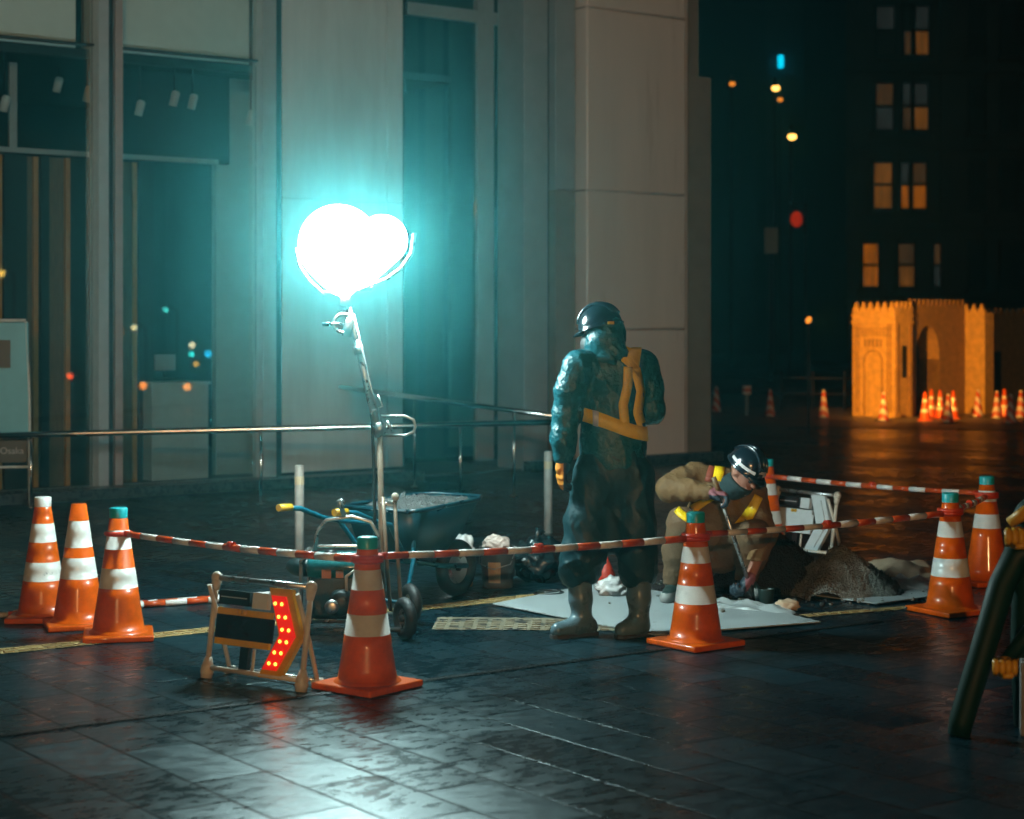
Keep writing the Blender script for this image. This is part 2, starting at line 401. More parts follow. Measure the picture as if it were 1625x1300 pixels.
def tag(o, label, cat, group=None):
    o['label'] = label; o['category'] = cat
    if group: o['group'] = group
    return o
def thing(name, label, cat, loc=(0, 0, 0), rz=0., group=None):
    o = bpy.data.objects.new(name, None); COL.objects.link(o); o.empty_display_size = .2
    o.location = loc; o.rotation_euler = (0, 0, rz)
    return tag(o, label, cat, group)
def kind(o, k): o['kind'] = k; return o
def kids(o): return [c for c in bpy.data.objects if c.parent == o]
def copy_tree(o, parent=None):
    c = o.copy(); COL.objects.link(c)
    if parent: c.parent = parent
    for ch in kids(o): copy_tree(ch, c)
    return c
def text(body, size, m, parent, loc, rot, ext=.002, align='CENTER'):
    cu = bpy.data.curves.new('lettering', 'FONT'); cu.body = body; cu.size = size; cu.extrude = ext; cu.align_x = align; cu.align_y = 'CENTER'
    cu.materials.append(M[m]); tmp = bpy.data.objects.new('lettering', cu); COL.objects.link(tmp)
    bpy.context.view_layer.update(); me = bpy.data.meshes.new_from_object(tmp.evaluated_get(bpy.context.evaluated_depsgraph_get()))
    bpy.data.objects.remove(tmp); o = bpy.data.objects.new('lettering', me); COL.objects.link(o)
    o.parent = parent; o.location = loc; o.rotation_euler = rot; return o

# ------------------------------------------------------------------ ground and its markings
def gp(px, py, z=0.):                       # pixel of the photograph -> point on the ground plane (used to measure the site)
    Y = 2900*(1.65-z)/(py-519.); return Vector(((px-812.5)*Y/2900., Y, z))
g = MB(); g.poly([(-600, -200, 0), (600, -200, 0), (600, 900, 0), (-600, 900, 0)], 'paving'); kind(g.build('ground'), 'structure')

def strip(name, p, q, w, z, m, th=None):
    p, q = Vector(p), Vector(q); d = (q-p).normalized(); nrm = Vector((-d.y, d.x, 0))*w/2
    mb = MB(); mb.poly([(*(p-nrm)[:2], z), (*(q-nrm)[:2], z), (*(q+nrm)[:2], z), (*(p+nrm)[:2], z)], m)
    return mb.build(name)
# raised tactile bars on the yellow strip
p0 = Vector((-4.2, 8.155, 0)); d1 = Vector((CT, ST, 0)); d2 = Vector((-ST, CT, 0))
def tactile(name, a, b, w, m):
    a, b = Vector(a), Vector(b); L = (b-a).length; d = (b-a).normalized(); nn = Vector((-d.y, d.x, 0))
    mb = MB(); q = [a-nn*w/2, b-nn*w/2, b+nn*w/2, a+nn*w/2]
    mb.poly([(v.x, v.y, .004) for v in q], m)
    k = int(L/.075); ang = math.atan2(d.y, d.x)
    for i in range(k):
        for j in range(max(1, int(w/.075))):
            c = a + d*(.04+i*.075) + nn*(-w/2+.0375+j*.075)
            mb.box((c.x, c.y, .0055), (.05, .028, .006), m, (0, 0, ang))
    return kind(mb.build(name), 'structure')
tactile('tactile_paving_strip', gp(-120, 1047), gp(905, 941), .16, 'tactile')
tactile('tactile_paving_strip', gp(1275, 978), gp(1475, 962), .10, 'tactile')
tactile('tactile_paving_patch', gp(690, 990), gp(985, 992), .42, 'tactile_worn')
a, b = gp(-60, 1177), gp(1400, 986); dd = (b-a).normalized()
kind(strip('drain_channel', a, b, .045, .004, 'drain'), 'structure')
mb = MB(); ang = math.atan2(dd.y, dd.x)
for i in range(int((b-a).length/.03)):
    c = a+dd*(i*.03+.015); mb.box((c.x, c.y, .0045), (.020, .034, .003), 'steel' if False else 'drain', (0, 0, ang))
kind(mb.build('drain_grating'), 'structure')
mb = MB(); mb.poly([(3.2, 30.5, .01), (16, 26.5, .01), (22, 33, .01), (3.7, 38, .01)], 'far_pave'); kind(mb.build('far_pavement'), 'structure')

# ------------------------------------------------------------------ the shop building (local x along the facade, local y into it)
P0 = Vector((-2.5, 19.06, 0))
def fs(px, off=0.):                         # where a sight line at this picture column meets the plane `off` behind the facade
    t = (px-812.5)/2900.; X0, Y0 = P0.x-ST*off, P0.y+CT*off
    return (t*Y0-X0)/(CT-ST*t)
HB = 8.5
bld = thing('shop_building', 'pale stone and glass shop front filling the left and middle background', 'building', P0, TH)
def part(name, boxes, m, parent=bld, bev=0.):
    mb = MB()
    for (x0, x1, y0, y1, z0, z1) in boxes: mb.box(((x0+x1)/2, (y0+y1)/2, (z0+z1)/2), (x1-x0, y1-y0, z1-z0), m, bev=bev)
    return mb.build(name, parent)
# mullions
for (a, b, m, y0) in ((150, 166, 'alu', -.10), (167, 178, 'dark_gap', -.02), (179, 191, 'bronze', -.06)):
    part('mullion', [(fs(a), fs(b), y0, .12, 0, HB)], m)
for (a, b, m, y0) in ((410, 431, 'alu', -.10), (432, 447, 'dark_gap', .0)):
    part('mullion', [(fs(a), fs(b), y0, .12, 0, HB)], m)
# panes
for (a, b) in ((-2.0, fs(150)), (fs(191), fs(410))):
    x0 = a if a > -1.99 else -6.0
    mb = MB(); mb.box(((x0+b)/2, .05, 2.2), (b-x0-.004, .012, 4.4), 'glass'); mb.build('window_pane', bld)
    mb = MB(); mb.box(((x0+b)/2, .05, 6.45), (b-x0-.004, .012, 4.05), 'glass'); mb.build('window_pane', bld)
    part('window_rail', [(x0, b-.002, -.0, .1, 4.402, 4.422)], 'dark_gap')
    part('window_sill', [(x0, b-.002, -.03, .1, .0, .09)], 'alu')
# blinds above
part('roller_blind', [(-6, fs(118, .25), .22, .25, 4.40, HB)], 'blind')
part('roller_blind', [(fs(192, .25), fs(393, .25), .22, .25, 4.40, HB)], 'blind')
part('blind_rail', [(-6, fs(405, .25), .19, .28, 4.30, 4.39)], 'dark_gap')
part('bronze_panel', [(fs(132, .25), fs(149, .25), .24, .30, 4.4, HB)], 'wall_brown')
# interior shell
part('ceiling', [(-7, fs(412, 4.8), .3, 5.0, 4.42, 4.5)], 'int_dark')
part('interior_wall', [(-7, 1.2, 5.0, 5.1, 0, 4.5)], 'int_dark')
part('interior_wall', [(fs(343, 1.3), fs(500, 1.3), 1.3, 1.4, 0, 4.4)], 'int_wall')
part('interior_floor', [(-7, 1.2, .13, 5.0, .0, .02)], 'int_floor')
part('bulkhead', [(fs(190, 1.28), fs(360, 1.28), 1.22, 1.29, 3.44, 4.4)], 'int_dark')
part('transom_bar', [(-7, fs(345, .9), .87, .93, 3.40, 3.45)], 'alu')
part('door_post', [(fs(14, .9), fs(26, .9), .88, .92, 3.45, 4.3)], 'alu')
# slatted timber screen
mb = MB(); x = -7.0; i = 0
xe = fs(241, 1.0)
while x < xe-.02:
    w = random.choice((.09, .14, .18, .24)); w = min(w, xe-x)
    mm = 'slat_l' if i % 3 == 1 else ('slat' if i % 3 == 0 else 'int_dark')
    if mm == 'slat_l': w = min(w, .055)
    mb.box((x+w/2, 1.0+random.uniform(-.05, .05), 1.70), (w-.004, .06, 3.36), mm); x += w; i += 1
mb.build('timber_screen', bld)
# entrance recess
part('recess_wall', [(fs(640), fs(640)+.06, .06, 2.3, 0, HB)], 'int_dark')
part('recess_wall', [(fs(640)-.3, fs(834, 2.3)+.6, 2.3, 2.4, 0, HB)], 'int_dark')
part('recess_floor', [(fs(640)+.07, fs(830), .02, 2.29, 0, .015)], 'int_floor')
part('door_frame', [(fs(755, 1.6), fs(780, 1.6), 1.55, 1.65, 0, HB)], 'wall_dim')
mb = MB(); mb.box(((fs(642, 1.6)+fs(754, 1.6))/2, 1.6, 2.7), (fs(754, 1.6)-fs(642, 1.6), .015, 5.4), 'dark_glass'); mb.build('door_pane', bld)
mb = MB(); mb.box(((fs(781, 1.6)+fs(860, 1.6))/2, 1.6, 2.7), (fs(860, 1.6)-fs(781, 1.6), .015, 5.4), 'dark_glass'); mb.build('door_pane', bld)
part('door_head', [(fs(642, 1.6), fs(860, 1.6), 1.54, 1.54+.12, 5.4, 5.55)], 'wall_dim')
# stone walls and columns
W0, W1 = fs(448), fs(640)
mb = MB()
se = fs(615)
for (xa, xb) in ((W0, se-.004), (se+.004, W1)):
    for (za, zb) in ((0.12, 3.0), (3.006, 5.85), (5.856, HB)):
        mb.box(((xa+xb)/2, .12, (za+zb)/2), (xb-xa, .22, zb-za), 'wall_white', bev=.006)
mb.box(((W0+W1)/2, .16, HB/2), (W1-W0-.01, .2, HB), 'dark_gap')
mb.build('stone_wall', bld)
part('column', [(fs(830), fs(868), -.02, .5, 0, HB)], 'wall_dim', bev=.01)
part('shadow_gap', [(fs(868)+.002, fs(879), .1, .5, 0, HB)], 'dark_gap')
mb = MB()
for za, zb in ((0, 3.25), (3.256, HB)): mb.box(((fs(880)+fs(911))/2, .23, (za+zb)/2), (fs(911)-fs(880), .5, zb-za), 'wall_brown' if za == 0 else 'wall_dim', bev=.006)
mb.build('column', bld)
part('shadow_gap', [(fs(911)+.002, fs(918), .12, .5, 0, HB)], 'dark_gap')
mb = MB(); c0, c1 = fs(919), fs(1076)
for za, zb in ((0.1, 1.62), (1.626, 3.25), (3.256, 5.4), (5.406, HB)): mb.box(((c0+c1)/2, .2, (za+zb)/2), (c1-c0, .7, zb-za), 'wall_column', bev=.025)
mb.box(((c0+c1)/2, .22, HB/2), (c1-c0-.03, .6, HB), 'dark_gap')
mb.build('column', bld)
part('corner_trim', [(c1+.01, c1+.07, -.1, .4, 0, HB)], 'wall_column', bev=.008)
part('side_panel', [(c1+.075, fs(1127), -.02, .5, 0, 4.75)], 'wall_brown', bev=.01)
part('side_panel', [(c1+.075, fs(1112), .04, .5, 4.755, HB)], 'wall_brown')
part('plinth', [(-8, fs(640), -.42, -.105, 0, .10)], 'plinth')
part('plinth', [(fs(818), c1+.5, -.28, -.155, 0, .12)], 'plinth')
part('back_wall', [(-8, fs(1120), 6.0, 6.2, 0, HB)], 'dark_gap')
part('roof', [(-8, fs(1120), -.1, 6.2, HB+.004, HB+.3)], 'wall_dim')
# counter and its things
cx0, cx1 = fs(241, .75), fs(331, .75)
ct = thing('counter', 'low white counter just inside the shop window', 'counter', P0 + d1*((cx0+cx1)/2) + d2*1.0, TH)
mb = MB(); w = cx1-cx0
mb.box((0, 0, .54), (w, .5, 1.0), 'counter', bev=.008); mb.build('counter_body', ct)
mb = MB(); mb.box((0, 0, 1.056), (w+.04, .54, .03), 'int_wall', bev=.005); mb.build('counter_top', ct)
mb = MB(); mb.box((-.05, 0, .03), (.2, .25, .012), 'black_plastic', bev=.004); mb.tube([(-.05, .02, .03), (-.05, .04, .12)], .012, 'black_plastic'); mb.box((-.05, .02, .2), (.24, .03, .17), 'wall_dim', bev=.006)
o = mb.build('monitor', None, ct.location+Vector((0, 0, 1.072)), (0, 0, TH)); tag(o, 'small grey monitor standing on the shop counter', 'monitor')
# hanging spotlights
SP = [(8, 165, .8), (92, 135, 1.6), (140, 150, .6), (222, 172, 1.0), (277, 157, .7), (306, 162, .9), (398, 188, .5)]
for i, (px, py, off) in enumerate(SP):
    s = fs(px, off); p = P0 + d1*s + d2*off; z = 1.65+(519-py)*p.y/2900
    lb = ['pale spotlight at the left edge under the shop ceiling', 'dim spotlight hanging deep under the ceiling of the left bay', 'bright white spotlight beside the left mullion',
          'faint spotlight lowest and leftmost in the middle window bay', 'white spotlight left of a close pair under the dark bulkhead', 'smaller spotlight right of a close pair under the dark bulkhead',
          'single spotlight in front of the pale interior wall'][i]
    t = thing('spotlight', lb, 'spotlight', (p.x, p.y, z), TH, 'spotlights under the shop ceiling')
    mb = MB(); mb.lathe([(0, -.08), (.042, -.078), (.045, .06), (.03, .085), (0, .088)], 'spot_white', 16, mtx=Euler((.25, .15, 0)).to_matrix().to_4x4()); mb.build('lamp_can', t)
    mb = MB(); mb.tube([(0, .0, .07), (0, .0, 4.40-z)], .008, 'black_plastic', 6); mb.build('stem', t)

# poster stand at left
ps = thing('poster_stand', 'teal poster board on a framed stand at the left edge behind the rail', 'sign', (-4.72, 16.95, 0), R(8))
mb = MB(); mb.box((-.24, 0, 1.16), (.94, .03, 1.06), 'sign_teal', bev=.004); mb.build('poster', ps)
mb = MB()
mb.tube([(.245, 0, .0), (.235, 0, 1.0), (.205, 0, 1.70)], .016, 'sign_frame'); mb.tube([(-.72, 0, 0), (-.70, 0, 1.70)], .016, 'sign_frame'); mb.tube([(.205, 0, 1.71), (-.70, 0, 1.71)], .016, 'sign_frame'); mb.tube([(.24, 0, .35), (-.70, 0, .35)], .013, 'sign_frame')
mb.build('stand_frame', ps)
mb = MB(); mb.box((-.24, -.005, .50), (.92, .03, .22), 'sign_black', bev=.003); lp = mb.build('name_panel', ps)
text('o Osaka', .085, 'letter_grey', lp, (.19, -.022, .50), (R(90), 0, 0), align='RIGHT')
mb = MB(); mb.box((-.02, -.022, 1.40), (.18, .006, .26), 'sign_black'); mb.build('picture', ps)

# rails
def rail(name, label, pts, post_at, rr=.029):
    t = thing(name, label, 'handrail', (0, 0, 0))
    mb = MB(); mb.tube(pts, rr, 'stainless', 14); mb.build('top_rail', t)
    for (x, y, z) in post_at:
        mb = MB(); mb.tube([(x, y, 0), (x, y, z-.015)], .013, 'stainless', 10); mb.lathe([(0, .0), (.045, .0), (.045, .012), (.013, .02)], 'stainless', 16, mtx=Matrix.Translation((x, y, 0))); mb.build('post', t)
    return t
ya = lambda x: 16.72+.115*(x+4.4)
za = lambda x: .665 + .018*(x+4.4)
rail('handrail', 'long stainless handrail running across behind the floodlight', [(-5.4, ya(-5.4), za(-5.4)), (-4, ya(-4), za(-4)), (-1, ya(-1), za(-1)), (.42, ya(.42), za(.42))],
     [(x, ya(x), za(x)) for x in (-4.40, -2.33, -.485)])
rail('handrail', 'darker handrail slanting from the stone wall to the long rail', [(-1.98, 19.7, 1.02), (.40, 17.42, .80)], [(-1.0, 18.76, .93), (.02, 17.78, .83)], .025)

# ------------------------------------------------------------------ bollards
def bollard(loc, label, h):
    t = thing('bollard', label, 'bollard', loc, 0, 'white bollards')
    mb = MB(); mb.lathe([(.0, 0), (.034, 0), (.034, h-.012), (.028, h), (0, h)], 'bollard', 20); mb.build('post', t)
    mb = MB(); mb.lathe([(.0352, h-.14), (.0352, h-.08)], 'reflector', 20); mb.build('reflector', t)
    return t
bollard(gp(475, 884), 'slim white bollard behind the wheelbarrow handles', .66)
bollard(gp(870, 846), 'slim white bollard just left of the standing worker', .655)

# ------------------------------------------------------------------ traffic cones
def cone_mesh(bands, wear=''):
    """bands: list of (z_top, material) from the top of the base upward"""
    r = lambda z: .138-.096*(z-.035)/.635
    prof = [(.155, .035), (r(.05)+.004, .05)]; ms = ['orange'+wear]
    z0 = .05
    for zt, m in bands:
        n = max(1, int((zt-z0)/.05))
        prof.append((r(z0), z0)); ms.append(m)
        for k in range(1, n+1): prof.append((r(z0+(zt-z0)*k/n), z0+(zt-z0)*k/n)); ms.append(m)
        z0 = zt
    prof.append((.036, z0)); ms.append(bands[-1][1]); prof.append((.030, z0+.001)); ms.append(bands[-1][1])
    prof.append((0.0, z0-.01)); ms.append(bands[-1][1])
    return prof, ms
def cone(loc, rz, label, bands, cap, wear='', sc=1.0):
    t = thing('traffic_cone', label, 'traffic cone', loc, rz, 'orange and white traffic cones'); t.scale = (sc, sc, sc)
    mb = MB(); mb.box((0, 0, .018), (.365, .365, .032), 'orange'+wear, bev=.010); mb.build('base', t)
    mb = MB(); prof, ms = cone_mesh(bands, wear); mb.lathe(prof, 'orange', 40, mats=ms[:len(prof)-1]); mb.build('body', t)
    if cap:
        mb = MB(); mb.lathe([(.047, .632), (.048, .686), (.042, .692), (.0, .693)], cap, 24); mb.build('cap', t)
    return t
def std(w='', ow='orange', ww='conewhite'): return [(.225, ow), (.318, ww), (.432, ow), (.515, ww), (.665, ow)]
B45 = R(40)
CONES = {}
CONES['front'] = cone(gp(583, 1092), R(52), 'nearest cone, unlit front face, right beside the arrow sign', [(.25, 'orange'), (.345, 'conewhite'), (.455, 'orange'), (.545, 'conewhite'), (.665, 'orange')], 'teal_cap')
CONES['mid'] = cone(gp(1104, 1024), R(38), 'bright cone standing in front of the crouching worker', std(), 'teal_cap')
CONES['left'] = cone(gp(188, 1012), R(12), 'teal-capped cone at the left end of the striped bar', [(.27, 'orange'), (.375, 'conewhite'), (.475, 'orange'), (.575, 'conewhite'), (.665, 'orange')], 'teal_cap')
CONES['plain'] = cone(gp(125, 994), R(20), 'cone with no cap, plain orange top, between two cones at left', [(.27, 'orange'), (.385, 'conewhite'), (.44, 'orange'), (.585, 'conewhite'), (.675, 'orange')], None)
CONES['white'] = cone(gp(68, 983), R(5), 'white-capped scuffed cone, leftmost of the cones', [(.225, 'orange_dirty'), (.33, 'conewhite_dirty'), (.44, 'orange_dirty'), (.545, 'conewhite'), (.665, 'orange')], 'white_cap', '_dirty')
CONES['right'] = cone(gp(1508, 972), R(30), 'teal-capped cone at right with its square base in full view', [(.215, 'orange'), (.32, 'conewhite'), (.44, 'orange'), (.53, 'conewhite'), (.665, 'orange')], 'teal_cap')
CONES['rightfar'] = cone(gp(1566, 926), R(18), 'rightmost near cone, behind the green barricade stand', [(.36, 'orange'), (.45, 'conewhite'), (.53, 'orange'), (.60, 'conewhite'), (.665, 'orange')], 'teal_cap')
CONES['back'] = cone(gp(1217, 879), R(25), 'rear cone beside the crouching worker and the white-backed sign', std(), 'teal_cap')

# ------------------------------------------------------------------ striped bars
def bar_tube(name, A, B, label, rings=True, group='striped bars between the cones'):
    A, B = Vector(A), Vector(B); mid = (A+B)/2
    t = thing('barrier_bar', label, 'barrier bar', mid, 0, group)
    A, B = A-mid, B-mid; L = (B-A).length; d = (B-A).normalized()
    ins = .075 if rings else 0
    a, b = A+d*ins, B-d*ins; L = (b-a).length
    n = max(3, round(L/.135)); n += (n+1) % 2
    mb = MB(); k0 = 0
    for k in range(n):
        p, q = a+d*(L*k/n), a+d*(L*(k+1)/n)
        sag = lambda s: Vector((0, 0, -.012*math.sin(PI*s)))*(1 if rings else 0)
        mb.tube([p+sag(k/n), q+sag((k+1)/n)], .0165 if k < n//2 else .0185, 'bar_red' if k % 2 == (0 if rings else 1) else 'bar_white', 12)
    mb.tube([a+d*L*.48, a+d*L*.50], .0195, 'ring_red', 12)
    mb.build('tube', t)
    if rings:
        for e, s in ((A, 1), (B, -1)):
            mb = MB(); mb.torus(e, .064, .0125, 'ring_red', mtx=Matrix.Identity(4)); mb.tube([e+d*s*.062, e+d*s*.10], .017, 'ring_red', 10); mb.build('ring', t)
    else:
        for s in (.1, .9):
            pass
    return t
def top(k, z=.565): v = CONES[k].location.copy(); v.z = z; return v
bar_tube('b', top('left', .555), top('front', .585), 'striped bar from the left teal-capped cone to the nearest cone')
bar_tube('b', top('front', .600), top('mid', .555), 'striped bar passing in front of the standing worker')
bar_tube('b', top('mid', .572), top('right', .575), 'striped bar passing in front of the crouching worker and sand heap')
bar_tube('b', top('right', .592), top('rightfar', .560), 'short-looking striped bar between the two cones at right')
bar_tube('b', top('rightfar', .577), top('back', .565), 'rear striped bar across the dark wet street')
A, B = gp(-25, 978, .02), gp(428, 945, .02)
off = Vector((.012, .07, 0))
b1 = bar_tube('b', A, B, 'loose striped bar on the paving, nearer of a strapped pair', False, 'striped bars lying on the paving')
b2 = bar_tube('b', A+off+Vector((.12, .05, .0)), B+off+Vector((.0, -.02, .0)), 'loose striped bar on the paving, farther of a strapped pair', False, 'striped bars lying on the paving')
st = thing('strap', 'pair of black straps binding the striped bars on the ground', 'strap', gp(372, 950, .02)+Vector((0, .03, 0)))
for dx in (-.06, .06):
    mb = MB(); mb.box((dx, .008, .004), (.022, .13, .052), 'black_plastic', (0, 0, R(22)), bev=.006); mb.build('band', st)

# ------------------------------------------------------------------ arrow signs
def arrow_sign(label, loc, rz, flip, lit, W=.60, H=.47):
    t = thing('arrow_sign', label, 'sign', loc, rz, 'portable arrow signs')
    lean = Matrix.Rotation(R(-9), 4, 'X')
    def B(mb, name, parent=t):
        bmesh.ops.transform(mb.bm, matrix=lean, verts=mb.bm.verts); return mb.build(name, parent)
    w = W/2
    mb = MB()
    for x in (-w, w): mb.tube([(x, 0, .03), (x, 0, H)], .0135, 'sign_frame', 12)
    mb.tube([(-w, 0, H), (w, 0, H)], .0135, 'steel', 12); mb.tube([(-w, 0, .05), (w, 0, .05)], .0125, 'sign_frame', 12)
    fr = B(mb, 'frame')
    for x in (-w, w):
        mb = MB(); mb.ball((x, 0, H), (.03, .026, .03), 'sign_frame', sub=2); mb.tube([(x, 0, H-.06), (x, 0, H-.01)], [.016, .026], 'sign_frame'); B(mb, 'corner_joint')
        mb = MB(); mb.tube([(x, 0, .10), (x, 0, .055), (x, 0, .0)], [.016, .030, .028], 'sign_frame'); mb.ball((x, 0, .03), (.034, .032, .03), 'sign_frame', sub=2); B(mb, 'foot')
    for x in (-w, w):
        mb = MB(); mb.tube([(x*.93, .0, H-.03), (x*.93, .08, .22), (x*.93, .14, .02)], .011, 'sign_frame', 10); mb.tube([(x*.93, .11, .02), (x*.93, .17, .02)], .016, 'sign_frame'); mb.build('rear_leg', t)
    mb = MB(); mb.tube([(-w*.93, .13, .03), (w*.93, .13, .03)], .010, 'steel', 10); mb.build('rear_bar', t)
    f = -1 if flip else 1
    X = lambda v: f*v
    yb = .004
    def pr(pts, th, m, y):
        q = [(X(x), z) for x, z in pts]
        mb.prism(q, th, m, Matrix.Translation((0, y, 0)))
    # board: a thick arrow, shaft to the left, chevron head to the right; front is -y
    shaft = [(-w+.03, .165), (.075, .165), (.075, .335), (-w+.03, .335)]
    head = [(.035, .040), (.165, .040), (.272, .240), (.185, .450), (.050, .450), (.135, .240)]
    mb = MB(); pr(shaft, .018, 'yellow' if lit else 'white_panel', yb); B(mb, 'shaft_board')
    mb = MB(); pr([(-w+.034, .195), (.10, .195), (.10, .305), (-w+.034, .305)], .006, 'dark_panel' if lit else 'white_panel', yb-.0125); pr([(-w+.034, .171), (.06, .171), (.06, .329), (-w+.034, .329)], .005, 'white_panel', yb+.0118); B(mb, 'shaft_panel')
    mb = MB(); pr(head, .026, 'yellow' if lit else 'white_panel', yb-.002); hd = B(mb, 'arrow_head')
    chev = [(.062, .078), (.145, .078), (.238, .240), (.160, .415), (.075, .415), (.150, .240)]
    mb = MB(); pr(chev, .012, 'led' if lit else 'white_panel', yb-.019); B(mb, 'led_chevron', hd)
    if lit:
        for r_, zz in enumerate((.108, .160, .212, .266, .322, .380)):
            for cc in (0, 1):
                mb = MB()
                xx = .172 - abs(zz-.245)*.50 + (cc*.040)
                mb.ball((X(xx), yb-.027, zz), (.0085, .006, .0085), 'led_core', sub=2); B(mb, 'led_lamp', hd)
    mb = MB(); pr([(-w+.045, .352), (-.055, .352), (-.055, .418), (-w+.045, .418)], .05, 'black_plastic', yb); pr([(-.045, .345), (.045, .345), (.045, .42), (-.045, .42)], .03, 'white_panel', yb); bx = B(mb, 'battery_box')
    mb = MB(); pr([(-w+.06, .384), (-.07, .384), (-.07, .389), (-w+.06, .389)], .004, 'silver_tape', yb-.0275); B(mb, 'trim', bx)
    mb = MB()
    for xx in (-.115, -.085): mb.lathe([(.0, 0), (.012, .001), (.010, .012), (0, .014)], 'yellow', 12, mtx=Matrix.Translation((X(xx), yb-.012, .322)) @ Matrix.Rotation(R(90), 4, 'X'))
    B(mb, 'knob')
    mb = MB(); pr([(-w*.35, .06), (-w*.35+.05, .06), (-w*.35+.05, .164), (-w*.35, .164)], .025, 'black_plastic', yb+.012); mb.tube([(X(-.02), .01, .06), (X(-.02), .01, .16)], .008, 'sign_frame'); B(mb, 'bracket')
    return t
pl, prr = gp(324, 1076), gp(474, 1098)
arrow_sign('portable arrow sign with a red lit chevron, in front of the generator', (pl+prr)/2+Vector((.01, .0, 0)), math.atan2(prr.y-pl.y, prr.x-pl.x), False, True, W=(prr-pl).length)
pl, prr = gp(1208, 874), gp(1334, 892)
arrow_sign('arrow sign with pale white panels, behind the heaps of sand', (pl+prr)/2, math.atan2(prr.y-pl.y, prr.x-pl.x), False, False, W=.60, H=.46)

# ------------------------------------------------------------------ floodlight trolley
LT = Vector((-.70, 9.95, 0))
lt = thing('floodlight_trolley', 'glowing twin-globe floodlight mast on a teal generator trolley', 'floodlight', LT)
# generator
GX, GY = -.22, -.12
mb = MB(); mb.box((GX, GY, .22), (.30, .34, .24), 'gen_dark', bev=.03); mb.lathe([(0, -.02), (.06, -.02), (.07, .0), (.07, .07), (.055, .09), (0, .09)], 'gen_dark', 24, mtx=Matrix.Translation((GX+.02, GY-.175, .20)) @ Matrix.Rotation(R(90), 4, 'X'))
for k in range(9): mb.box((GX-.152, GY, .14+k*.02), (.012, .26, .006), 'gen_dark')
mb.build('engine', lt)
mb = MB(); mb.box((GX, GY, .372), (.35, .36, .115), 'gen_teal', bev=.05); tk = mb.build('fuel_tank', lt)
mb = MB(); mb.lathe([(0, .425), (.035, .425), (.035, .45), (.028, .458), (0, .458)], 'black_plastic', 18, mtx=Matrix.Translation((GX-.05, GY-.06, 0))); mb.build('tank_cap', tk)
mb = MB(); mb.box((GX+.12, GY-.180, .22), (.06, .05, .28), 'gen_teal', bev=.018); mb.build('side_cover', lt)
mb = MB(); mb.box((GX-.06, GY-.181, .345), (.05, .006, .045), 'gen_orange_label'); mb.box((GX+.01, GY-.181, .345), (.04, .006, .04), 'gen_orange_label'); mb.build('label_plate', lt)
mb = MB(); mb.lathe([(0, 0), (.036, .0), (.038, .012), (.02, .02), (0, .02)], 'steel', 24, mtx=Matrix.Translation((GX-.02, GY-.286, .19)) @ Matrix.Rotation(R(90), 4, 'X')); mb.build('recoil_starter', lt)
mb = MB(); mb.ball((GX-.20, GY+.02, .36), (.10, .08, .055), 'gen_dark', sub=3); mb.build('air_filter', lt)
mb = MB()
for sy in (-.21, .17):
    mb.tube([(GX-.19, GY+sy, .04), (GX-.19, GY+sy, .42), (GX-.16, GY+sy, .45), (GX+.17, GY+sy, .45), (GX+.20, GY+sy, .42), (GX+.20, GY+sy, .04), (GX-.19, GY+sy, .04)], .011, 'steel', 10)
for sx in (-.19, .20):
    for z in (.04, .44): mb.tube([(GX+sx, GY-.21, z), (GX+sx, GY+.17, z)], .010, 'steel', 8)
mb.tube([(GX+.05, GY-.22, .26), (GX+.05, GY-.23, .34), (GX+.09, GY-.23, .37), (GX+.12, GY-.22, .34), (GX+.12, GY-.22, .26)], .009, 'sign_frame', 8)
mb.build('generator_frame', lt)
mb = MB(); mb.tube([(GX-.14, GY+.0, .45), (GX-.13, GY, .55), (GX-.08, GY, .61), (GX+.06, GY, .63), (GX+.16, GY, .60), (GX+.20, GY, .53), (GX+.20, GY, .45)], .011, 'steel', 10); mb.build('lifting_bow', lt)
mb = MB(); mb.tube([(GX+.02, GY, .63), (GX+.0, GY-.01, .69), (GX-.01, GY-.02, .72)], .014, 'steel', 8); mb.ball((GX+.0, GY, .70), (.022, .02, .028), 'steel', sub=2); mb.build('clamp', lt)
# wheels
def wheel(parent, c, r, w, axis='Y', name='wheel'):
    e = bpy.data.objects.new(name, None); COL.objects.link(e); e.parent = parent
    rot = Matrix.Rotation(R(90), 4, 'X') if axis == 'Y' else axis
    T = Matrix.Translation(c) @ rot
    mb = MB(); mb.torus((0, 0, 0), r-w*.45, w*.45, 'rubber', 32, 12); bmesh.ops.transform(mb.bm, matrix=T, verts=mb.bm.verts); mb.build('tyre', e)
    mb = MB(); mb.lathe([(0, -.012), (r-w*.85, -.012), (r-w*.75, -.018), (r-w*.75, .018), (r-w*.85, .012), (0, .012)], 'steel', 24); mb.lathe([(0, -.03), (.02, -.03), (.02, .03), (0, .03)], 'black_plastic', 12); bmesh.ops.transform(mb.bm, matrix=T, verts=mb.bm.verts); mb.build('rim', e)
    return e
wz = Matrix.Rotation(R(-62), 4, 'Z') @ Matrix.Rotation(R(90), 4, 'X')
wheel(lt, (.135, -.30, .112), .112, .07, wz); wheel(lt, (.135, .22, .112), .112, .07, wz)
mb = MB(); mb.tube([(.12, -.28, .112), (.12, .22, .112)], .012, 'steel'); mb.tube([(-.42, -.3, .05), (.12, -.3, .05)], .012, 'steel'); mb.tube([(-.42, .22, .05), (.12, .22, .05)], .012, 'steel'); mb.tube([(-.42, -.3, .05), (-.42, -.3, .0)], .014, 'rubber'); mb.tube([(-.42, .22, .05), (-.42, .22, .0)], .014, 'rubber'); mb.tube([(.0, -.3, .05), (.0, .22, .05)], .012, 'steel'); mb.build('chassis', lt)
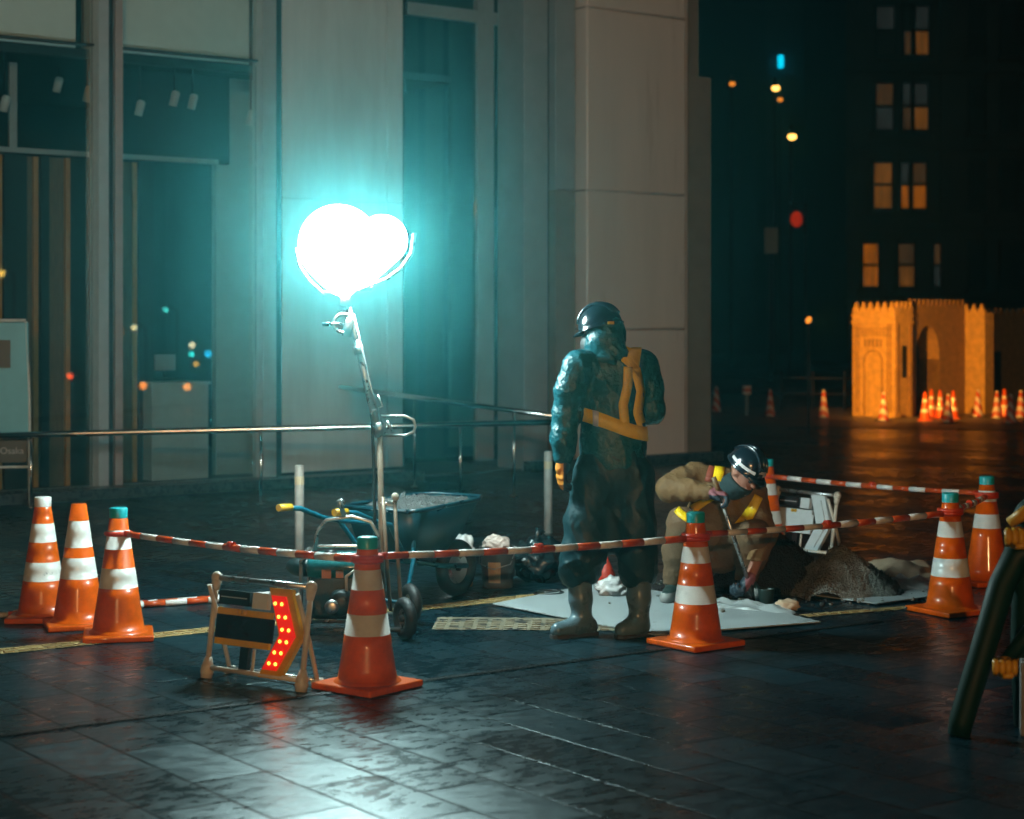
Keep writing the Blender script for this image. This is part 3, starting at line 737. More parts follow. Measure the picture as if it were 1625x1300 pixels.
# mast
mb = MB(); mb.tube([(-.005, 0, .05), (-.01, 0, .5), (-.02, 0, 1.12)], .0165, 'mast_tube', 14); mb.build('lower_mast', lt)
mb = MB(); mb.tube([(-.025, 0, 1.05), (-.10, 0, 1.38), (-.145, 0, 1.58)], .020, 'steel', 14); mb.tube([(-.105, .01, 1.40), (-.205, .01, 1.81)], .017, 'steel', 14); mb.tube([(-.0, -.03, 1.12), (-.06, -.03, 1.30), (-.16, -.03, 1.72)], .007, 'steel', 8); mb.build('upper_mast', lt)
mb = MB(); mb.lathe([(.0, 0), (.032, 0), (.032, .07), (0, .07)], 'steel', 16, mtx=Matrix.Translation((-.02, 0, 1.06))); mb.build('mast_collar', lt)
mb = MB(); mb.lathe([(.0, 0), (.028, 0), (.028, .05), (0, .05)], 'steel', 16, mtx=Matrix.Translation((-.128, 0, 1.5)) @ Matrix.Rotation(R(-13), 4, 'Y')); mb.build('mast_collar', lt)
mb = MB()
lp = [(0, 0, 1.06), (.12, -.02, 1.06), (.165, -.02, 1.08), (.175, -.02, 1.11), (.165, -.02, 1.145), (.12, -.02, 1.165), (-.02, 0, 1.165)]
mb.tube(lp, .0085, 'steel', 10); mb.tube([(.02, -.02, 1.14), (.055, -.02, 1.075)], .009, 'steel'); mb.tube([(-.03, -.02, 1.28), (.0, -.02, 1.22), (-.06, -.02, 1.19), (-.05, -.02, 1.10)], .006, 'steel'); mb.build('mast_handle', lt)
mb = MB()
mb.tube([(.03, -.05, .70), (.075, -.07, .70)], .012, 'steel')
mb.tube([(.065, -.06, .73), (.08, -.08, .45), (.105, -.12, .12)], .011, 'mast_tube'); mb.tube([(.0, -.05, .73), (.02, -.08, .45), (.045, -.10, .12)], .011, 'mast_tube'); mb.ball((.068, -.06, .73), (.022, .02, .025), 'sign_frame', sub=2); mb.box((.03, -.05, .69), (.09, .02, .02), 'steel', bev=.004); mb.build('mast_brace', lt)
mb = MB(); mb.torus((-.215, -.03, 1.67), .05, .010, 'steel', mtx=Matrix.Rotation(R(90), 4, 'X')); mb.tube([(-.215, -.03, 1.67), (-.30, -.06, 1.665)], .008, 'steel'); mb.tube([(-.28, -.09, 1.665), (-.32, -.06, 1.665)], .012, 'black_plastic'); mb.tube([(-.20, -.02, 1.60), (-.18, -.02, 1.70)], .025, 'steel'); mb.build('winch', lt)
mb = MB(); pts = [(-.20, .03, 1.80), (-.15, .035, 1.62), (-.11, .04, 1.40), (-.065, .035, 1.15), (-.055, .03, .9), (-.05, .03, .6), (-.06, .03, .45)]
mb.tube(pts, .009, 'black_plastic', 8); mb.build('cable', lt)
# lamp globes: teardrop diffusers lit from inside
M['globe'] = emit('lit_diffuser', LAMP_COL, LAMP_STRENGTH)
def globe(base, c, r0, r1):
    base, c = Vector(base), Vector(c); ax = c-base; L = ax.length; n = 28
    zs = [-r0*.98]+[(-r0*.98)+(L+r1+r0*.98)*(.5-.5*math.cos(PI*k/n)) for k in range(1, n)]+[L+r1]
    prof = []
    for z in zs:
        rr = 0
        for t in np.linspace(0, 1, 60):
            q = (r0+(r1-r0)*t**.8)**2-(z-L*t)**2
            if q > rr*rr: rr = math.sqrt(q)
        prof.append((rr, z))
    prof[0] = (0, prof[0][1]); prof[-1] = (0, prof[-1][1])
    mb = MB(); mb.lathe(prof, 'globe', 28, mtx=Matrix.Translation(base) @ ax.to_track_quat('Z', 'Y').to_matrix().to_4x4())
    return mb.build('lamp_globe', lt)
globe((-.215, .0, 1.88), (-.245, 0, 2.098), .06, .218); globe((-.16, .02, 1.89), (-.01, .03, 2.125), .05, .138)
mb = MB(); mb.tube([(-.205, .0, 1.76), (-.21, 0, 1.84)], .03, 'steel'); mb.tube([(-.33, 0, 1.835), (-.06, 0, 1.86)], .014, 'steel')
arc = [(-.33, -.02, 1.835), (-.40, -.02, 1.90), (-.455, -.02, 1.98), (-.475, -.02, 2.08)]
mb.tube(arc, .010, 'steel'); mb.tube([(-.12, -.02, 1.86), (.02, -.02, 1.91), (.10, -.02, 1.97), (.155, -.02, 2.05), (.17, -.02, 2.16)], .011, 'steel')
mb.build('lamp_yoke', lt)

# ------------------------------------------------------------------ wheelbarrow
wb = thing('wheelbarrow', 'teal wheelbarrow with yellow grips behind the floodlight mast', 'wheelbarrow', (-1.11, 10.22, 0), math.atan2(.80, .62))
# local x forward, y left
def tray():
    mb = MB(); top_ = [(.52, -.24), (.62, -.28), (1.15, -.26), (1.27, -.18), (1.27, .18), (1.15, .26), (.62, .28), (.52, .24)]
    bot = [(.60, -.17), (.65, -.19), (.95, -.16), (1.0, -.11), (1.0, .11), (.95, .16), (.65, .19), (.60, .17)]
    rim = lambda x: .585+.04*(x-.4)
    lv = []
    for s in (0, .5, 1.0):
        lv.append([mb.bm.verts.new((b[0]+(t[0]-b[0])*s**.8, b[1]+(t[1]-b[1])*s**.8, .30+(rim(t[0])-.30)*s)) for t, b in zip(top_, bot)])
    fs_ = [mb.bm.faces.new(lv[0][::-1])]
    for a, b in zip(lv, lv[1:]):
        for k in range(8): fs_.append(mb.bm.faces.new((a[k], a[(k+1) % 8], b[(k+1) % 8], b[k])))
    mb._fin(fs_, 'barrow_teal', True)
    pts = [(t[0], t[1], rim(t[0])) for t in top_]; mb.tube(pts+[pts[0]], .013, 'barrow_teal', 8)
    return mb
o = tray().build('tray', wb); sm = o.modifiers.new('thick', 'SOLIDIFY'); sm.thickness = .004
for s in (-1, 1):
    mb = MB(); mb.tube([(.02, s*.215, .625), (.12, s*.215, .612), (.30, s*.21, .545), (.42, s*.20, .52), (.60, s*.16, .30), (1.0, s*.09, .22), (1.27, s*.07, .19)], .0155, 'barrow_tube', 12); h = mb.build('handle', wb)
    mb = MB(); mb.tube([(-.06, s*.215, .630), (.04, s*.215, .625)], .021, 'yellow', 12); mb.build('grip', h)
    mb = MB(); mb.tube([(.62, s*.20, .50), (.60, s*.22, .30), (.50, s*.24, .06), (.47, s*.24, .012)], .014, 'barrow_tube', 12); mb.tube([(.44, s*.24, .012), (.56, s*.24, .012)], .013, 'barrow_tube'); mb.build('leg', wb)
mb = MB(); mb.tube([(.50, -.24, .07), (.50, .24, .07)], .012, 'barrow_tube'); mb.build('crossbar', wb)
mb = MB(); mb.tube([(.42, -.2, .52), (.42, .2, .52)], .012, 'barrow_tube'); mb.build('crossbar', wb)
wheel(wb, (1.25, 0, .175), .175, .09, 'Y')
def heap(name, cx, cy, rx, ry, h, m, rough, sharp=1.0, n=56, base=0., seed=0, noise_f=6.):
    rs = np.random.RandomState(seed); mb = MB(); ph = rs.uniform(0, 6.3, (14,)); fr = rs.uniform(.6, 2.8, (14, 2))*noise_f
    grid = {}
    for i in range(n+1):
        for j in range(n+1):
            u, v = i/n*2-1, j/n*2-1
            ang = math.atan2(v, u); rad = math.hypot(u, v)
            edge = 1+.10*math.sin(3*ang+ph[0])+.07*math.sin(5*ang+ph[1])+.04*math.sin(9*ang+ph[2])
            q = rad/edge
            if q > 1.02: continue
            q1 = math.sqrt(max(0, q)**2+.012)-.11
            z = max(0, 1-q1-.0)**sharp*h if q < 1 else 0
            z += rough*h*(sum(math.sin(fr[k, 0]*u+fr[k, 1]*v+ph[k]) for k in range(14))/6)*min(1, (1-q)*3 if q < 1 else 0) + (rs.uniform(-.010, .010)+(rs.uniform(.008, .03) if rs.uniform() < .06 else 0))*min(1, max(0, (1.02-q)*6))
            grid[i, j] = mb.bm.verts.new((u*rx, v*ry, base+max(z, 0)+.003))
    fs_ = []
    for i in range(n):
        for j in range(n):
            ks = [(i, j), (i+1, j), (i+1, j+1), (i, j+1)]
            if all(k in grid for k in ks): fs_.append(mb.bm.faces.new([grid[k] for k in ks]))
    mb._fin(fs_, m, True); mb.slots
    return mb.build(name, None, (cx, cy, 0))
fw = Matrix.Rotation(math.atan2(.80, .62), 4, 'Z')
c = wb.location + fw @ Vector((.88, 0, 0))
o = heap('mortar_load', c.x, c.y, .36, .24, .055, 'gravel', .10, .5, 40, .575, 3); o.rotation_euler = (0, R(-2), math.atan2(.80, .62)); tag(o, 'grey wet mortar filling the wheelbarrow tray', 'mortar')

# ------------------------------------------------------------------ small site things
t = thing('pail', 'grey pail with cream label and pale cloth on top', 'pail', gp(790, 932), R(-12))
mb = MB(); mb.lathe([(0, 0), (.095, 0), (.098, .02), (.112, .24), (.118, .245), (.118, .262), (.106, .262), (.10, .20), (0, .20)], 'bucket', 28); mb.build('pail_body', t)
mb = MB(); pts = [(.1045*math.sin(a), -.1045*math.cos(a)) for a in np.linspace(-.38, .38, 8)]
for (x0, y0), (x1, y1) in zip(pts, pts[1:]):
    f = mb.bm.faces.new([mb.bm.verts.new(v) for v in ((x0*.985, y0*.985, .04), (x1*.985, y1*.985, .04), (x1*1.055, y1*1.055, .17), (x0*1.055, y0*1.055, .17))]); mb._fin([f], 'label_cream', True)
mb.build('label', t)
mb = MB(); mb.tube([(-.118, 0, .24), (-.10, -.09, .16), (0, -.135, .13), (.10, -.09, .16), (.118, 0, .24)], .004, 'steel', 6); mb.build('bail_handle', t)
o = MB().ball((0, 0, 0), (.085, .08, .06), 'cloth_pink', sub=4, noise=.12).build('cloth', None, gp(790, 932)+Vector((-.01, 0, .27))); tag(o, 'crumpled pale cloth heaped on the grey pail', 'cloth')
mb = MB(); mb.ball((0, 0, .14), (.15, .12, .14), 'bag_black', sub=4, noise=.13); mb.tube([(0, 0, .25), (.01, 0, .30), (.03, .01, .34)], [.03, .018, .04], 'bag_black', 10)
tag(mb.build('plastic_bag', None, gp(850, 924)), 'dark shiny rubbish bag, tied, beside the standing worker', 'bag', 'dark rubbish bags')
mb = MB(); mb.ball((0, 0, .10), (.17, .13, .11), 'bag_black', sub=4, noise=.15); mb.tube([(0, 0, .18), (-.02, 0, .23), (-.05, .01, .25)], [.03, .018, .03], 'bag_black', 10)
tag(mb.build('plastic_bag', None, gp(838, 912)+Vector((.12, .25, 0))), 'lower dark rubbish bag at the back near the white bollard', 'bag', 'dark rubbish bags')
# dustpan / orange bottle
t = thing('spray_bottle', 'orange trigger bottle standing between wheelbarrow and pail', 'bottle', gp(736, 930))
mb = MB(); mb.lathe([(0, 0), (.055, 0), (.058, .02), (.05, .09), (.024, .135), (.02, .15), (0, .15)], 'orange_plastic', 20); mb.build('bottle_body', t)
mb = MB(); mb.tube([(0, 0, .15), (0, 0, .18)], .017, 'bag_white'); mb.box((-.02, 0, .195), (.09, .03, .03), 'bag_white', bev=.008); mb.tube([(-.03, 0, .18), (-.045, 0, .14)], .006, 'bag_white'); mb.build('trigger', t)
mb = MB(); mb.ball((0, 0, .15), (.09, .07, .15), 'bag_white', (0, .35, .3), sub=4, noise=.14); tag(mb.build('cement_sack', None, gp(722, 927)+Vector((.01, .22, 0))), 'white and pale pink sack slumped below the wheelbarrow nose', 'sack')
mb = MB(); mb.ball((0, 0, .06), (.10, .09, .065), 'bag_white', sub=4, noise=.16); tag(mb.build('plastic_bag', None, gp(972, 948)), 'small white plastic bag on the board behind the boots', 'bag')
mb = MB(); mb.lathe([(0, 0), (.062, .0), (.056, .06), (.03, .12), (.016, .15), (.012, .17), (0, .172)], 'red_bag', 20)
tag(mb.build('red_marker', None, gp(964, 930)+Vector((0, .12, 0))), 'small red cone-shaped pouch between the legs of the standing worker', 'pouch')
mb = MB()
pts = [(math.cos(a)*(.11-.004*a), math.sin(a)*(.09-.003*a), .008+.002*a) for a in np.linspace(0, 13, 60)]
mb.tube(pts, .006, 'black_plastic', 6); tag(mb.build('cable', None, gp(872, 945)), 'coiled black cable lying beside the yellow paving strip', 'cable')
# protective boards on the ground
def sheet(name, pts, z, m, label, cat):
    mb = MB(); a = [mb.bm.verts.new((p.x, p.y, z)) for p in pts]; b = [mb.bm.verts.new((p.x, p.y, z+.006)) for p in pts]
    f = [mb.bm.faces.new(b)]+[mb.bm.faces.new((a[i], a[(i+1) % len(a)], b[(i+1) % len(a)], b[i])) for i in range(len(a))]; mb._fin(f, m, False)
    return tag(mb.build(name), label, cat)
sheet('protective_board', [gp(782, 962), gp(1040, 1012), gp(1302, 991), gp(1150, 955), gp(945, 930)], .011, 'sheet', 'large pale board on the paving beneath the workers', 'board')
sheet('protective_board', [gp(1262, 944), gp(1392, 962), gp(1492, 948), gp(1460, 930), gp(1330, 930)], .011, 'sheet', 'smaller pale board beneath the sand heap', 'board')
# crumpled sheet is built below
mb = MB(); v = gp(1250, 970); mb.ball((v.x, v.y, .035), (.07, .055, .035), 'paper', sub=3, noise=.2); tag(mb.build('crumpled_paper'), 'small crumpled brown paper at the right end of the white sheet', 'paper')
v = gp(1232, 944); tag(heap('soil_heap', v.x, v.y+.22, .36, .30, .37, 'soil', .06, .9, 110, 0, 11), 'black wet soil heap beside the crouching worker', 'soil heap')
v = gp(1338, 946); tag(heap('sand_heap', v.x, v.y+.10, .37, .32, .285, 'gravel_heap', .03, 1.1, 130, 0.0, 5), 'grey sand heap piled on the small board', 'sand heap')
def crumple(name, pts, h, m, label, cat, seed=1, fu=1.6):
    rs = np.random.RandomState(seed); P = [gp(*p) for p in pts]; c = sum(P, Vector())/len(P); n = 40; mb = MB(); g_ = []
    ph = rs.uniform(0, 6, 10)
    for i in range(n+1):
        row = []
        for j in range(n+1):
            u, v_ = i/n, j/n
            p = (P[0]*(1-u)+P[1]*u)*(1-v_)+(P[3]*(1-u)+P[2]*u)*v_
            tri = lambda t: abs((t % 2)-1)
            z = h*(max(0, math.sin(PI*u))**.35)*(max(0, math.sin(PI*v_))**.35)*(.25+.75*tri(fu*u+ph[0]+.8*tri(2.3*v_+ph[1]))*(.6+.4*tri(3.1*v_+1.3*u+ph[2]))+.12*fu/2*tri(5*v_+3*u+ph[3])+.08*fu/2*tri(7*u-4*v_+ph[4]))
            row.append(mb.bm.verts.new((p.x+.012*math.sin(9*v_+ph[3]), p.y+.012*math.sin(8*u+ph[4]), .008+max(0, z))))
        g_.append(row)
    fs_ = [mb.bm.faces.new((g_[i][j], g_[i+1][j], g_[i+1][j+1], g_[i][j+1])) for i in range(n) for j in range(n)]
    mb._fin(fs_, m, True); return tag(mb.build(name), label, cat)
crumple('paper_sack', [(1395, 934), (1485, 922), (1470, 895), (1352, 908)], .14, 'paper', 'empty brown paper sack lying behind the sand heap', 'sack', 3)
crumple('plastic_liner', [(1398, 938), (1486, 941), (1484, 925), (1390, 926)], .06, 'bag_white', 'white plastic liner spilling from the brown paper sack', 'liner', 9, 5.)
crumple('crumpled_sheet', [(1100, 966), (1262, 979), (1256, 967), (1110, 954)], .034, 'sheet', 'crumpled white plastic sheet along the edge of the large board', 'sheet', 4, 7.)
mb = MB(); rg = random.Random(5); ctr = gp(1245, 948)
for i in range(260):
    a = rg.uniform(0, 2*PI); r_ = .36+abs(rg.gauss(0, .22)); sz = rg.choice((.005, .007, .009, .013, .02))*rg.uniform(.7, 1.3)
    mb.ball((ctr.x+.12+r_*math.cos(a)*1.7, ctr.y+.15+r_*math.sin(a), sz*.6+.012), (sz, sz*.8, sz*.65), 'gravel_heap' if rg.random() < .5 else 'soil', (rg.uniform(0, 3), 0, rg.uniform(0, 3)), sub=1, noise=.12)
kind(mb.build('grit'), 'stuff')
t = thing('cup', 'dark cup standing at the foot of the soil heap', 'cup', gp(1216, 962))
mb = MB(); mb.lathe([(0, 0), (.04, 0), (.05, .10), (.053, .105), (.046, .10), (.037, .01), (0, .01)], 'cup', 20); mb.build('cup_body', t)
mb = MB(); a, b = gp(1285, 979), gp(1475, 967)

# ------------------------------------------------------------------ green barricade stand at the right edge
gb = thing('barricade_stand', 'dark green plastic barricade stand with yellow fists at the right edge', 'barricade', (2.02, 7.42, 0), R(-14))
def limb(pts, rs, m, sq=.55):
    mb = MB(); mb.tube(pts, rs, m, 16)
    return mb
mb = MB(); mb.tube([(-.20, -.10, .0), (-.19, -.09, .06), (-.10, -.05, .36), (-.03, 0, .60), (.03, .03, .72), (.12, .03, .76), (.22, .02, .74)], [.045, .05, .052, .055, .06, .06, .05], 'green_plastic', 18); mb.build('front_leg', gb)
mb = MB(); mb.tube([(.06, .16, .0), (.05, .12, .30), (.06, .06, .60), (.10, .03, .74)], [.04, .045, .05, .055], 'green_plastic', 18); mb.build('rear_leg', gb)
mb = MB(); mb.tube([(.48, -.10, .0), (.42, -.06, .36), (.30, .0, .66), (.20, .02, .74)], [.045, .05, .055, .05], 'green_plastic', 18); mb.build('front_leg', gb)
mb = MB(); mb.tube([(.40, .16, .0), (.34, .1, .40), (.24, .03, .72)], [.04, .045, .05], 'green_plastic', 18); mb.build('rear_leg', gb)
mb = MB(); mb.ball((.14, .02, .86), (.13, .10, .12), 'green_plastic', sub=3); mb.build('rounded_top', gb)
def fist(c, s, name, ry=0.):
    mb = MB(); c = Vector(c); mb.ball(c, (.045*s, .038*s, .045*s), 'yellow_plastic', sub=3)
    for k in range(4):
        x = (-.036+.024*k)*s
        mb.tube([c+Vector((x, -.015*s, .030*s)), c+Vector((x, -.045*s, .026*s)), c+Vector((x, -.052*s, -.004*s)), c+Vector((x, -.034*s, -.022*s))], [.013*s, .0145*s, .0135*s, .011*s], 'yellow_plastic', 10)
    mb.tube([c+Vector((.03*s, -.02*s, -.01*s)), c+Vector((.02*s, -.05*s, -.024*s)), c+Vector((-.01*s, -.055*s, -.026*s))], [.015*s, .014*s, .011*s], 'yellow_plastic', 10)
    o = mb.build(name, gb); return o
fist((.03, -.06, .80), 1.05, 'clasp'); fist((-.02, -.10, .285), 1.0, 'clasp')
mb = MB(); mb.tube([(.0, -.05, .86), (.06, -.07, .905), (.14, -.07, .90), (.2, -.06, .86)], [.022, .03, .03, .02], 'yellow_plastic', 12); mb.build('top_grip', gb)
mb = MB(); mb.tube([(-.02, -.08, .30), (.08, -.02, .42), (.2, 0, .50)], [.028, .035, .04], 'green_plastic', 14); mb.build('arm', gb)
mb = MB(); mb.box((.12, .0, .15), (.16, .12, .30), 'concrete_w', bev=.012); mb.build('weight_block', gb)
mb = MB(); mb.tube([(.02, .02, .27), (.03, .0, .34)], .012, 'yellow_plastic'); mb.build('peg', gb)

# ------------------------------------------------------------------ people: distance-field bodies polygonised with surface nets
def cap(p, a, b, ra, rb):
    a, b = np.array(a, float), np.array(b, float); ab = b-a
    t = np.clip(((p-a)@ab)/(ab@ab), 0, 1)
    return np.linalg.norm(p-(a+t[..., None]*ab), axis=-1)-(ra+(rb-ra)*t)
def ell(p, c, r):
    r = np.array(r, float); q = (p-np.array(c))/r; k = np.linalg.norm(q, axis=-1)
    return (k-1)*np.min(r)*np.clip(.55+.45*np.max(r)/np.min(r), 1, 1.6)*.8
def smin(a, b, k):
    h = np.clip(.5+.5*(b-a)/k, 0, 1); return b*(1-h)+a*h-k*h*(1-h)
def U(ds, k=.03):
    d = ds[0]
    for e in ds[1:]: d = smin(d, e, k)
    return d
def chain(p, pts, k=.03):
    return U([cap(p, a[:3], b[:3], a[3], b[3]) for a, b in zip(pts, pts[1:])], k)
def folds(p, f, seed, ridge=True):
    rs = np.random.RandomState(seed); out = 0
    for i in range(5):
        d = rs.normal(size=3); d /= np.linalg.norm(d); e = rs.normal(size=3); e /= np.linalg.norm(e)
        ff = f*rs.uniform(.7, 1.7)
        s = np.sin(ff*(p@d)+rs.uniform(0, 6)+1.6*np.sin(ff*.55*(p@e)+rs.uniform(0, 6)))
        out = out + ((1-np.abs(s))**1.5 if ridge else s)
    return out/5
def creases(p, f, dr, seed, jit=.35, n=3):
    """long sharp cloth creases, ridges running across direction dr, fading in and out"""
    rs = np.random.RandomState(seed); out = 0
    for i in range(n):
        d = np.array(dr, float)/np.linalg.norm(dr)+rs.normal(size=3)*jit; d /= np.linalg.norm(d)
        e = rs.normal(size=3); e /= np.linalg.norm(e); g_ = rs.normal(size=3); g_ /= np.linalg.norm(g_)
        ff = f*(.75+.4*i)
        s = np.sin(ff*(p@d)+rs.uniform(0, 6)+1.5*np.sin(ff*.33*(p@e)+rs.uniform(0, 6))+.5*np.sin(ff*.9*(p@g_)))
        m = .55+.45*np.sin(7*(p@g_)+rs.uniform(0, 6))*np.sin(6*(p@e)+rs.uniform(0, 6))
        out = out+m*(1-np.abs(s))**2.2/(1+.4*i)
    return out/n
def nets(fn, lo, hi, h):
    lo, hi = np.array(lo, float), np.array(hi, float); n = np.ceil((hi-lo)/h).astype(int)+1
    ax = [lo[i]+h*np.arange(n[i]) for i in range(3)]
    G = np.stack(np.meshgrid(*ax, indexing='ij'), -1)
    D = np.empty(n)
    for i in range(0, n[0], 16): D[i:i+16] = fn(G[i:i+16])
    Sg = D < 0
    c = np.array(n)-1
    acc = np.zeros((*c, 3)); cnt = np.zeros(c)
    corners = [(i, j, k) for i in (0, 1) for j in (0, 1) for k in (0, 1)]
    sl = lambda o: tuple(slice(o[i], o[i]+c[i]) for i in range(3))
    for a in corners:
        for ax_ in range(3):
            if a[ax_]: continue
            b = list(a); b[ax_] = 1; b = tuple(b)
            da, db = D[sl(a)], D[sl(b)]; x = (da < 0) != (db < 0)
            t = np.where(x, da/np.where(x, da-db, 1), 0)
            q = np.zeros((*c, 3)); q[..., 0] = a[0]; q[..., 1] = a[1]; q[..., 2] = a[2]; q[..., ax_] += t
            acc += q*x[..., None]; cnt += x
    act = cnt > 0; idx = -np.ones(c, int); idx[act] = np.arange(act.sum())
    base = np.stack(np.meshgrid(*[np.arange(v) for v in c], indexing='ij'), -1)
    V = lo + h*(base[act] + acc[act]/cnt[act][:, None])
    F = []
    for ax_ in range(3):
        o1, o2 = [(1, 2), (2, 0), (0, 1)][ax_]
        rng = [slice(1, c[i]) for i in range(3)]; rng[ax_] = slice(0, c[ax_])
        s0 = Sg[tuple(slice(r.start, r.stop) for r in rng)]
        r2 = list(rng); r2[ax_] = slice(1, c[ax_]+1); s1 = Sg[tuple(r2)]
        for flip, mask in ((0, s0 & ~s1), (1, ~s0 & s1)):
            ii = np.argwhere(mask) + np.array([r.start for r in rng])
            if not len(ii): continue
            e1 = np.zeros(3, int); e1[o1] = 1; e2 = np.zeros(3, int); e2[o2] = 1
            q = [idx[tuple(x.T)] for x in (ii-e1-e2, ii-e2, ii, ii-e1)]
            q = np.stack(q if not flip else q[::-1], -1); F.append(q)
    return V, np.concatenate(F)
def sdf_obj(name, fn, lo, hi, h, m, parent, mats=None, pick=None):
    V, F = nets(fn, lo, hi, h)
    me = bpy.data.meshes.new(name); me.from_pydata(V.tolist(), [], F.tolist())
    for k in ([m] if not mats else mats): me.materials.append(M[k])
    me.polygons.foreach_set('use_smooth', [True]*len(me.polygons))
    if pick is not None:
        cc = V[F].mean(1); me.polygons.foreach_set('material_index', pick(cc).astype(int).tolist())
    me.update(); o = bpy.data.objects.new(name, me); COL.objects.link(o)
    if parent is not None: o.parent = parent
    return o
def hand(p, w, dirv, palmn, s=1.0, curl=.5, side=1, r0=1.0):
    """five-fingered hand: wrist w, pointing along dirv, palm facing palmn"""
    w = np.array(w, float); d = np.array(dirv, float); d /= np.linalg.norm(d)
    n = np.array(palmn, float); n -= d*(n@d); n /= np.linalg.norm(n); x = np.cross(d, n)*side
    L = .095*s
    ds = [cap(p, w, w+d*L*.5, .026*s*r0, .030*s*r0)]
    for k, (o, ln) in enumerate(((-.030, .070), (-.010, .080), (.010, .075), (.029, .058))):
        b = w+d*L+x*o*s; ds.append(cap(p, w+d*L*.25+x*o*.6*s, b, .017*s*r0, .012*s*r0))
        c1_ = curl*(.9+.15*k); v1 = d*math.cos(c1_)+n*math.sin(c1_); v2 = d*math.cos(c1_*2)+n*math.sin(c1_*2); v3 = d*math.cos(c1_*2.8)+n*math.sin(c1_*2.8)
        q1 = b+v1*ln*.45*s; q2 = q1+v2*ln*.33*s; q3 = q2+v3*ln*.25*s
        ds += [cap(p, b, q1, .0105*s*r0, .0098*s*r0), cap(p, q1, q2, .0098*s*r0, .009*s*r0), cap(p, q2, q3, .009*s*r0, .0078*s*r0)]
    tb = w+d*L*.30-x*.026*s; t1 = tb+(d*.6-x*.6+n*.5)*.040*s; t2 = t1+(d*.8+n*.4+x*.1)*.034*s
    ds += [cap(p, tb, t1, .0135*s*r0, .011*s*r0), cap(p, t1, t2, .011*s*r0, .009*s*r0)]
    return U(ds, .006)
def head_fn(p, c, fwd, up, s=1.0):
    """a head with brow, eye sockets, nose, lips, chin and ears, looking along fwd"""
    f = np.array(fwd, float); f /= np.linalg.norm(f); u = np.array(up, float); u -= f*(u@f); u /= np.linalg.norm(u); r = np.cross(f, u)
    q = (p-np.array(c))/s; L = np.stack([q@r, q@f, q@u], -1)
    d = ell(L, (0, -.01, .03), (.074, .092, .090))
    d = smin(d, ell(L, (0, .025, -.045), (.055, .062, .072)), .03)
    d = smin(d, cap(L, (-.03, .075, .022), (.03, .075, .022), .014, .014), .015)      # brow
    d = smin(d, cap(L, (0, .085, .012), (0, .105, -.022), .009, .014), .010)          # nose
    d = smin(d, cap(L, (-.018, .086, -.055), (.018, .086, -.055), .009, .009), .010)  # lips
    d = smin(d, ell(L, (0, .075, -.092), (.024, .020, .018)), .02)                    # chin
    for sx in (-1, 1):
        d = -smin(-d, np.linalg.norm(L-np.array([sx*.031, .100, .0]), axis=-1)-.018, .008) if False else np.maximum(d, -(np.linalg.norm(L-np.array([sx*.031, .101, .0]), axis=-1)-.017))
        d = smin(d, ell(L, (sx*.075, -.005, .0), (.012, .022, .032)), .008)
    d = smin(d, ell(L, (0, -.005, -.11), (.052, .055, .07)), .03)
    return d*s
def band_on(fn, base, up_, center, z_of, a0, a1, w, n=48, off=.006, th=.004, parent=None, m='yellow_fluo', name='vest_belt', rmax=.4):
    """ribbon laid on the garment: walk round `center`, find its surface by marching inward"""
    rows = []
    for a in np.linspace(a0, a1, n):
        zc = z_of(a); row = []
        for dz in (-w/2, 0, w/2):
            dr = np.array([math.cos(a), math.sin(a), 0]); t = rmax
            for _ in range(60):
                q = np.array([center[0], center[1], zc+dz])+dr*t; d = float(fn(q[None])[0])
                if d < .0015: break
                t -= max(.0012, d*.7)
            row.append(np.array([center[0], center[1], zc+dz])+dr*(t+off))
        rows.append(row)
    mb = MB(); vs = [[mb.bm.verts.new(v) for v in r_] for r_ in rows]
    fs_ = [mb.bm.faces.new((vs[i][k], vs[i+1][k], vs[i+1][k+1], vs[i][k+1])) for i in range(n-1) for k in range(2)]
    mb._fin(fs_, m, True); o = mb.build(name, parent); sm = o.modifiers.new('thick', 'SOLIDIFY'); sm.thickness = th; sm.offset = 0
    return o
def strap_on(fn, path, w, dirv, start=1.0, parent=None, m='yellow_fluo', name='vest_strap', off=.006, n=30, th=.004):
    """ribbon projected on a garment along dirv; path = points (x,y,z), any depth"""
    dv = np.array(dirv, float); dv /= np.linalg.norm(dv); P = [np.array(q, float) for q in path]
    seg = np.linspace(0, len(P)-1, n); rows = []
    for s_ in seg:
        i = min(int(s_), len(P)-2); f = s_-i; c = P[i]*(1-f)+P[i+1]*f; tan = P[i+1]-P[i]
        ac = np.cross(tan, dv); ac /= np.linalg.norm(ac); row = []
        for k in (-.5, 0, .5):
            q = c+ac*w*k-dv*start; t = 0
            for _ in range(90):
                d = float(fn((q+dv*t)[None])[0])
                if d < .0015 or t > start*2: break
                t += max(.0015, d*.7)
            row.append(q+dv*(t-off) if t < start*2 else None)
        if all(v is not None for v in row): rows.append(row)
    mb = MB(); vs = [[mb.bm.verts.new(v) for v in r_] for r_ in rows]
    fs_ = [mb.bm.faces.new((vs[i][k], vs[i+1][k], vs[i+1][k+1], vs[i][k+1])) for i in range(len(vs)-1) for k in range(2)]
    mb._fin(fs_, m, True); o = mb.build(name, parent); sm = o.modifiers.new('thick', 'SOLIDIFY'); sm.thickness = th; sm.offset = 0
    return o
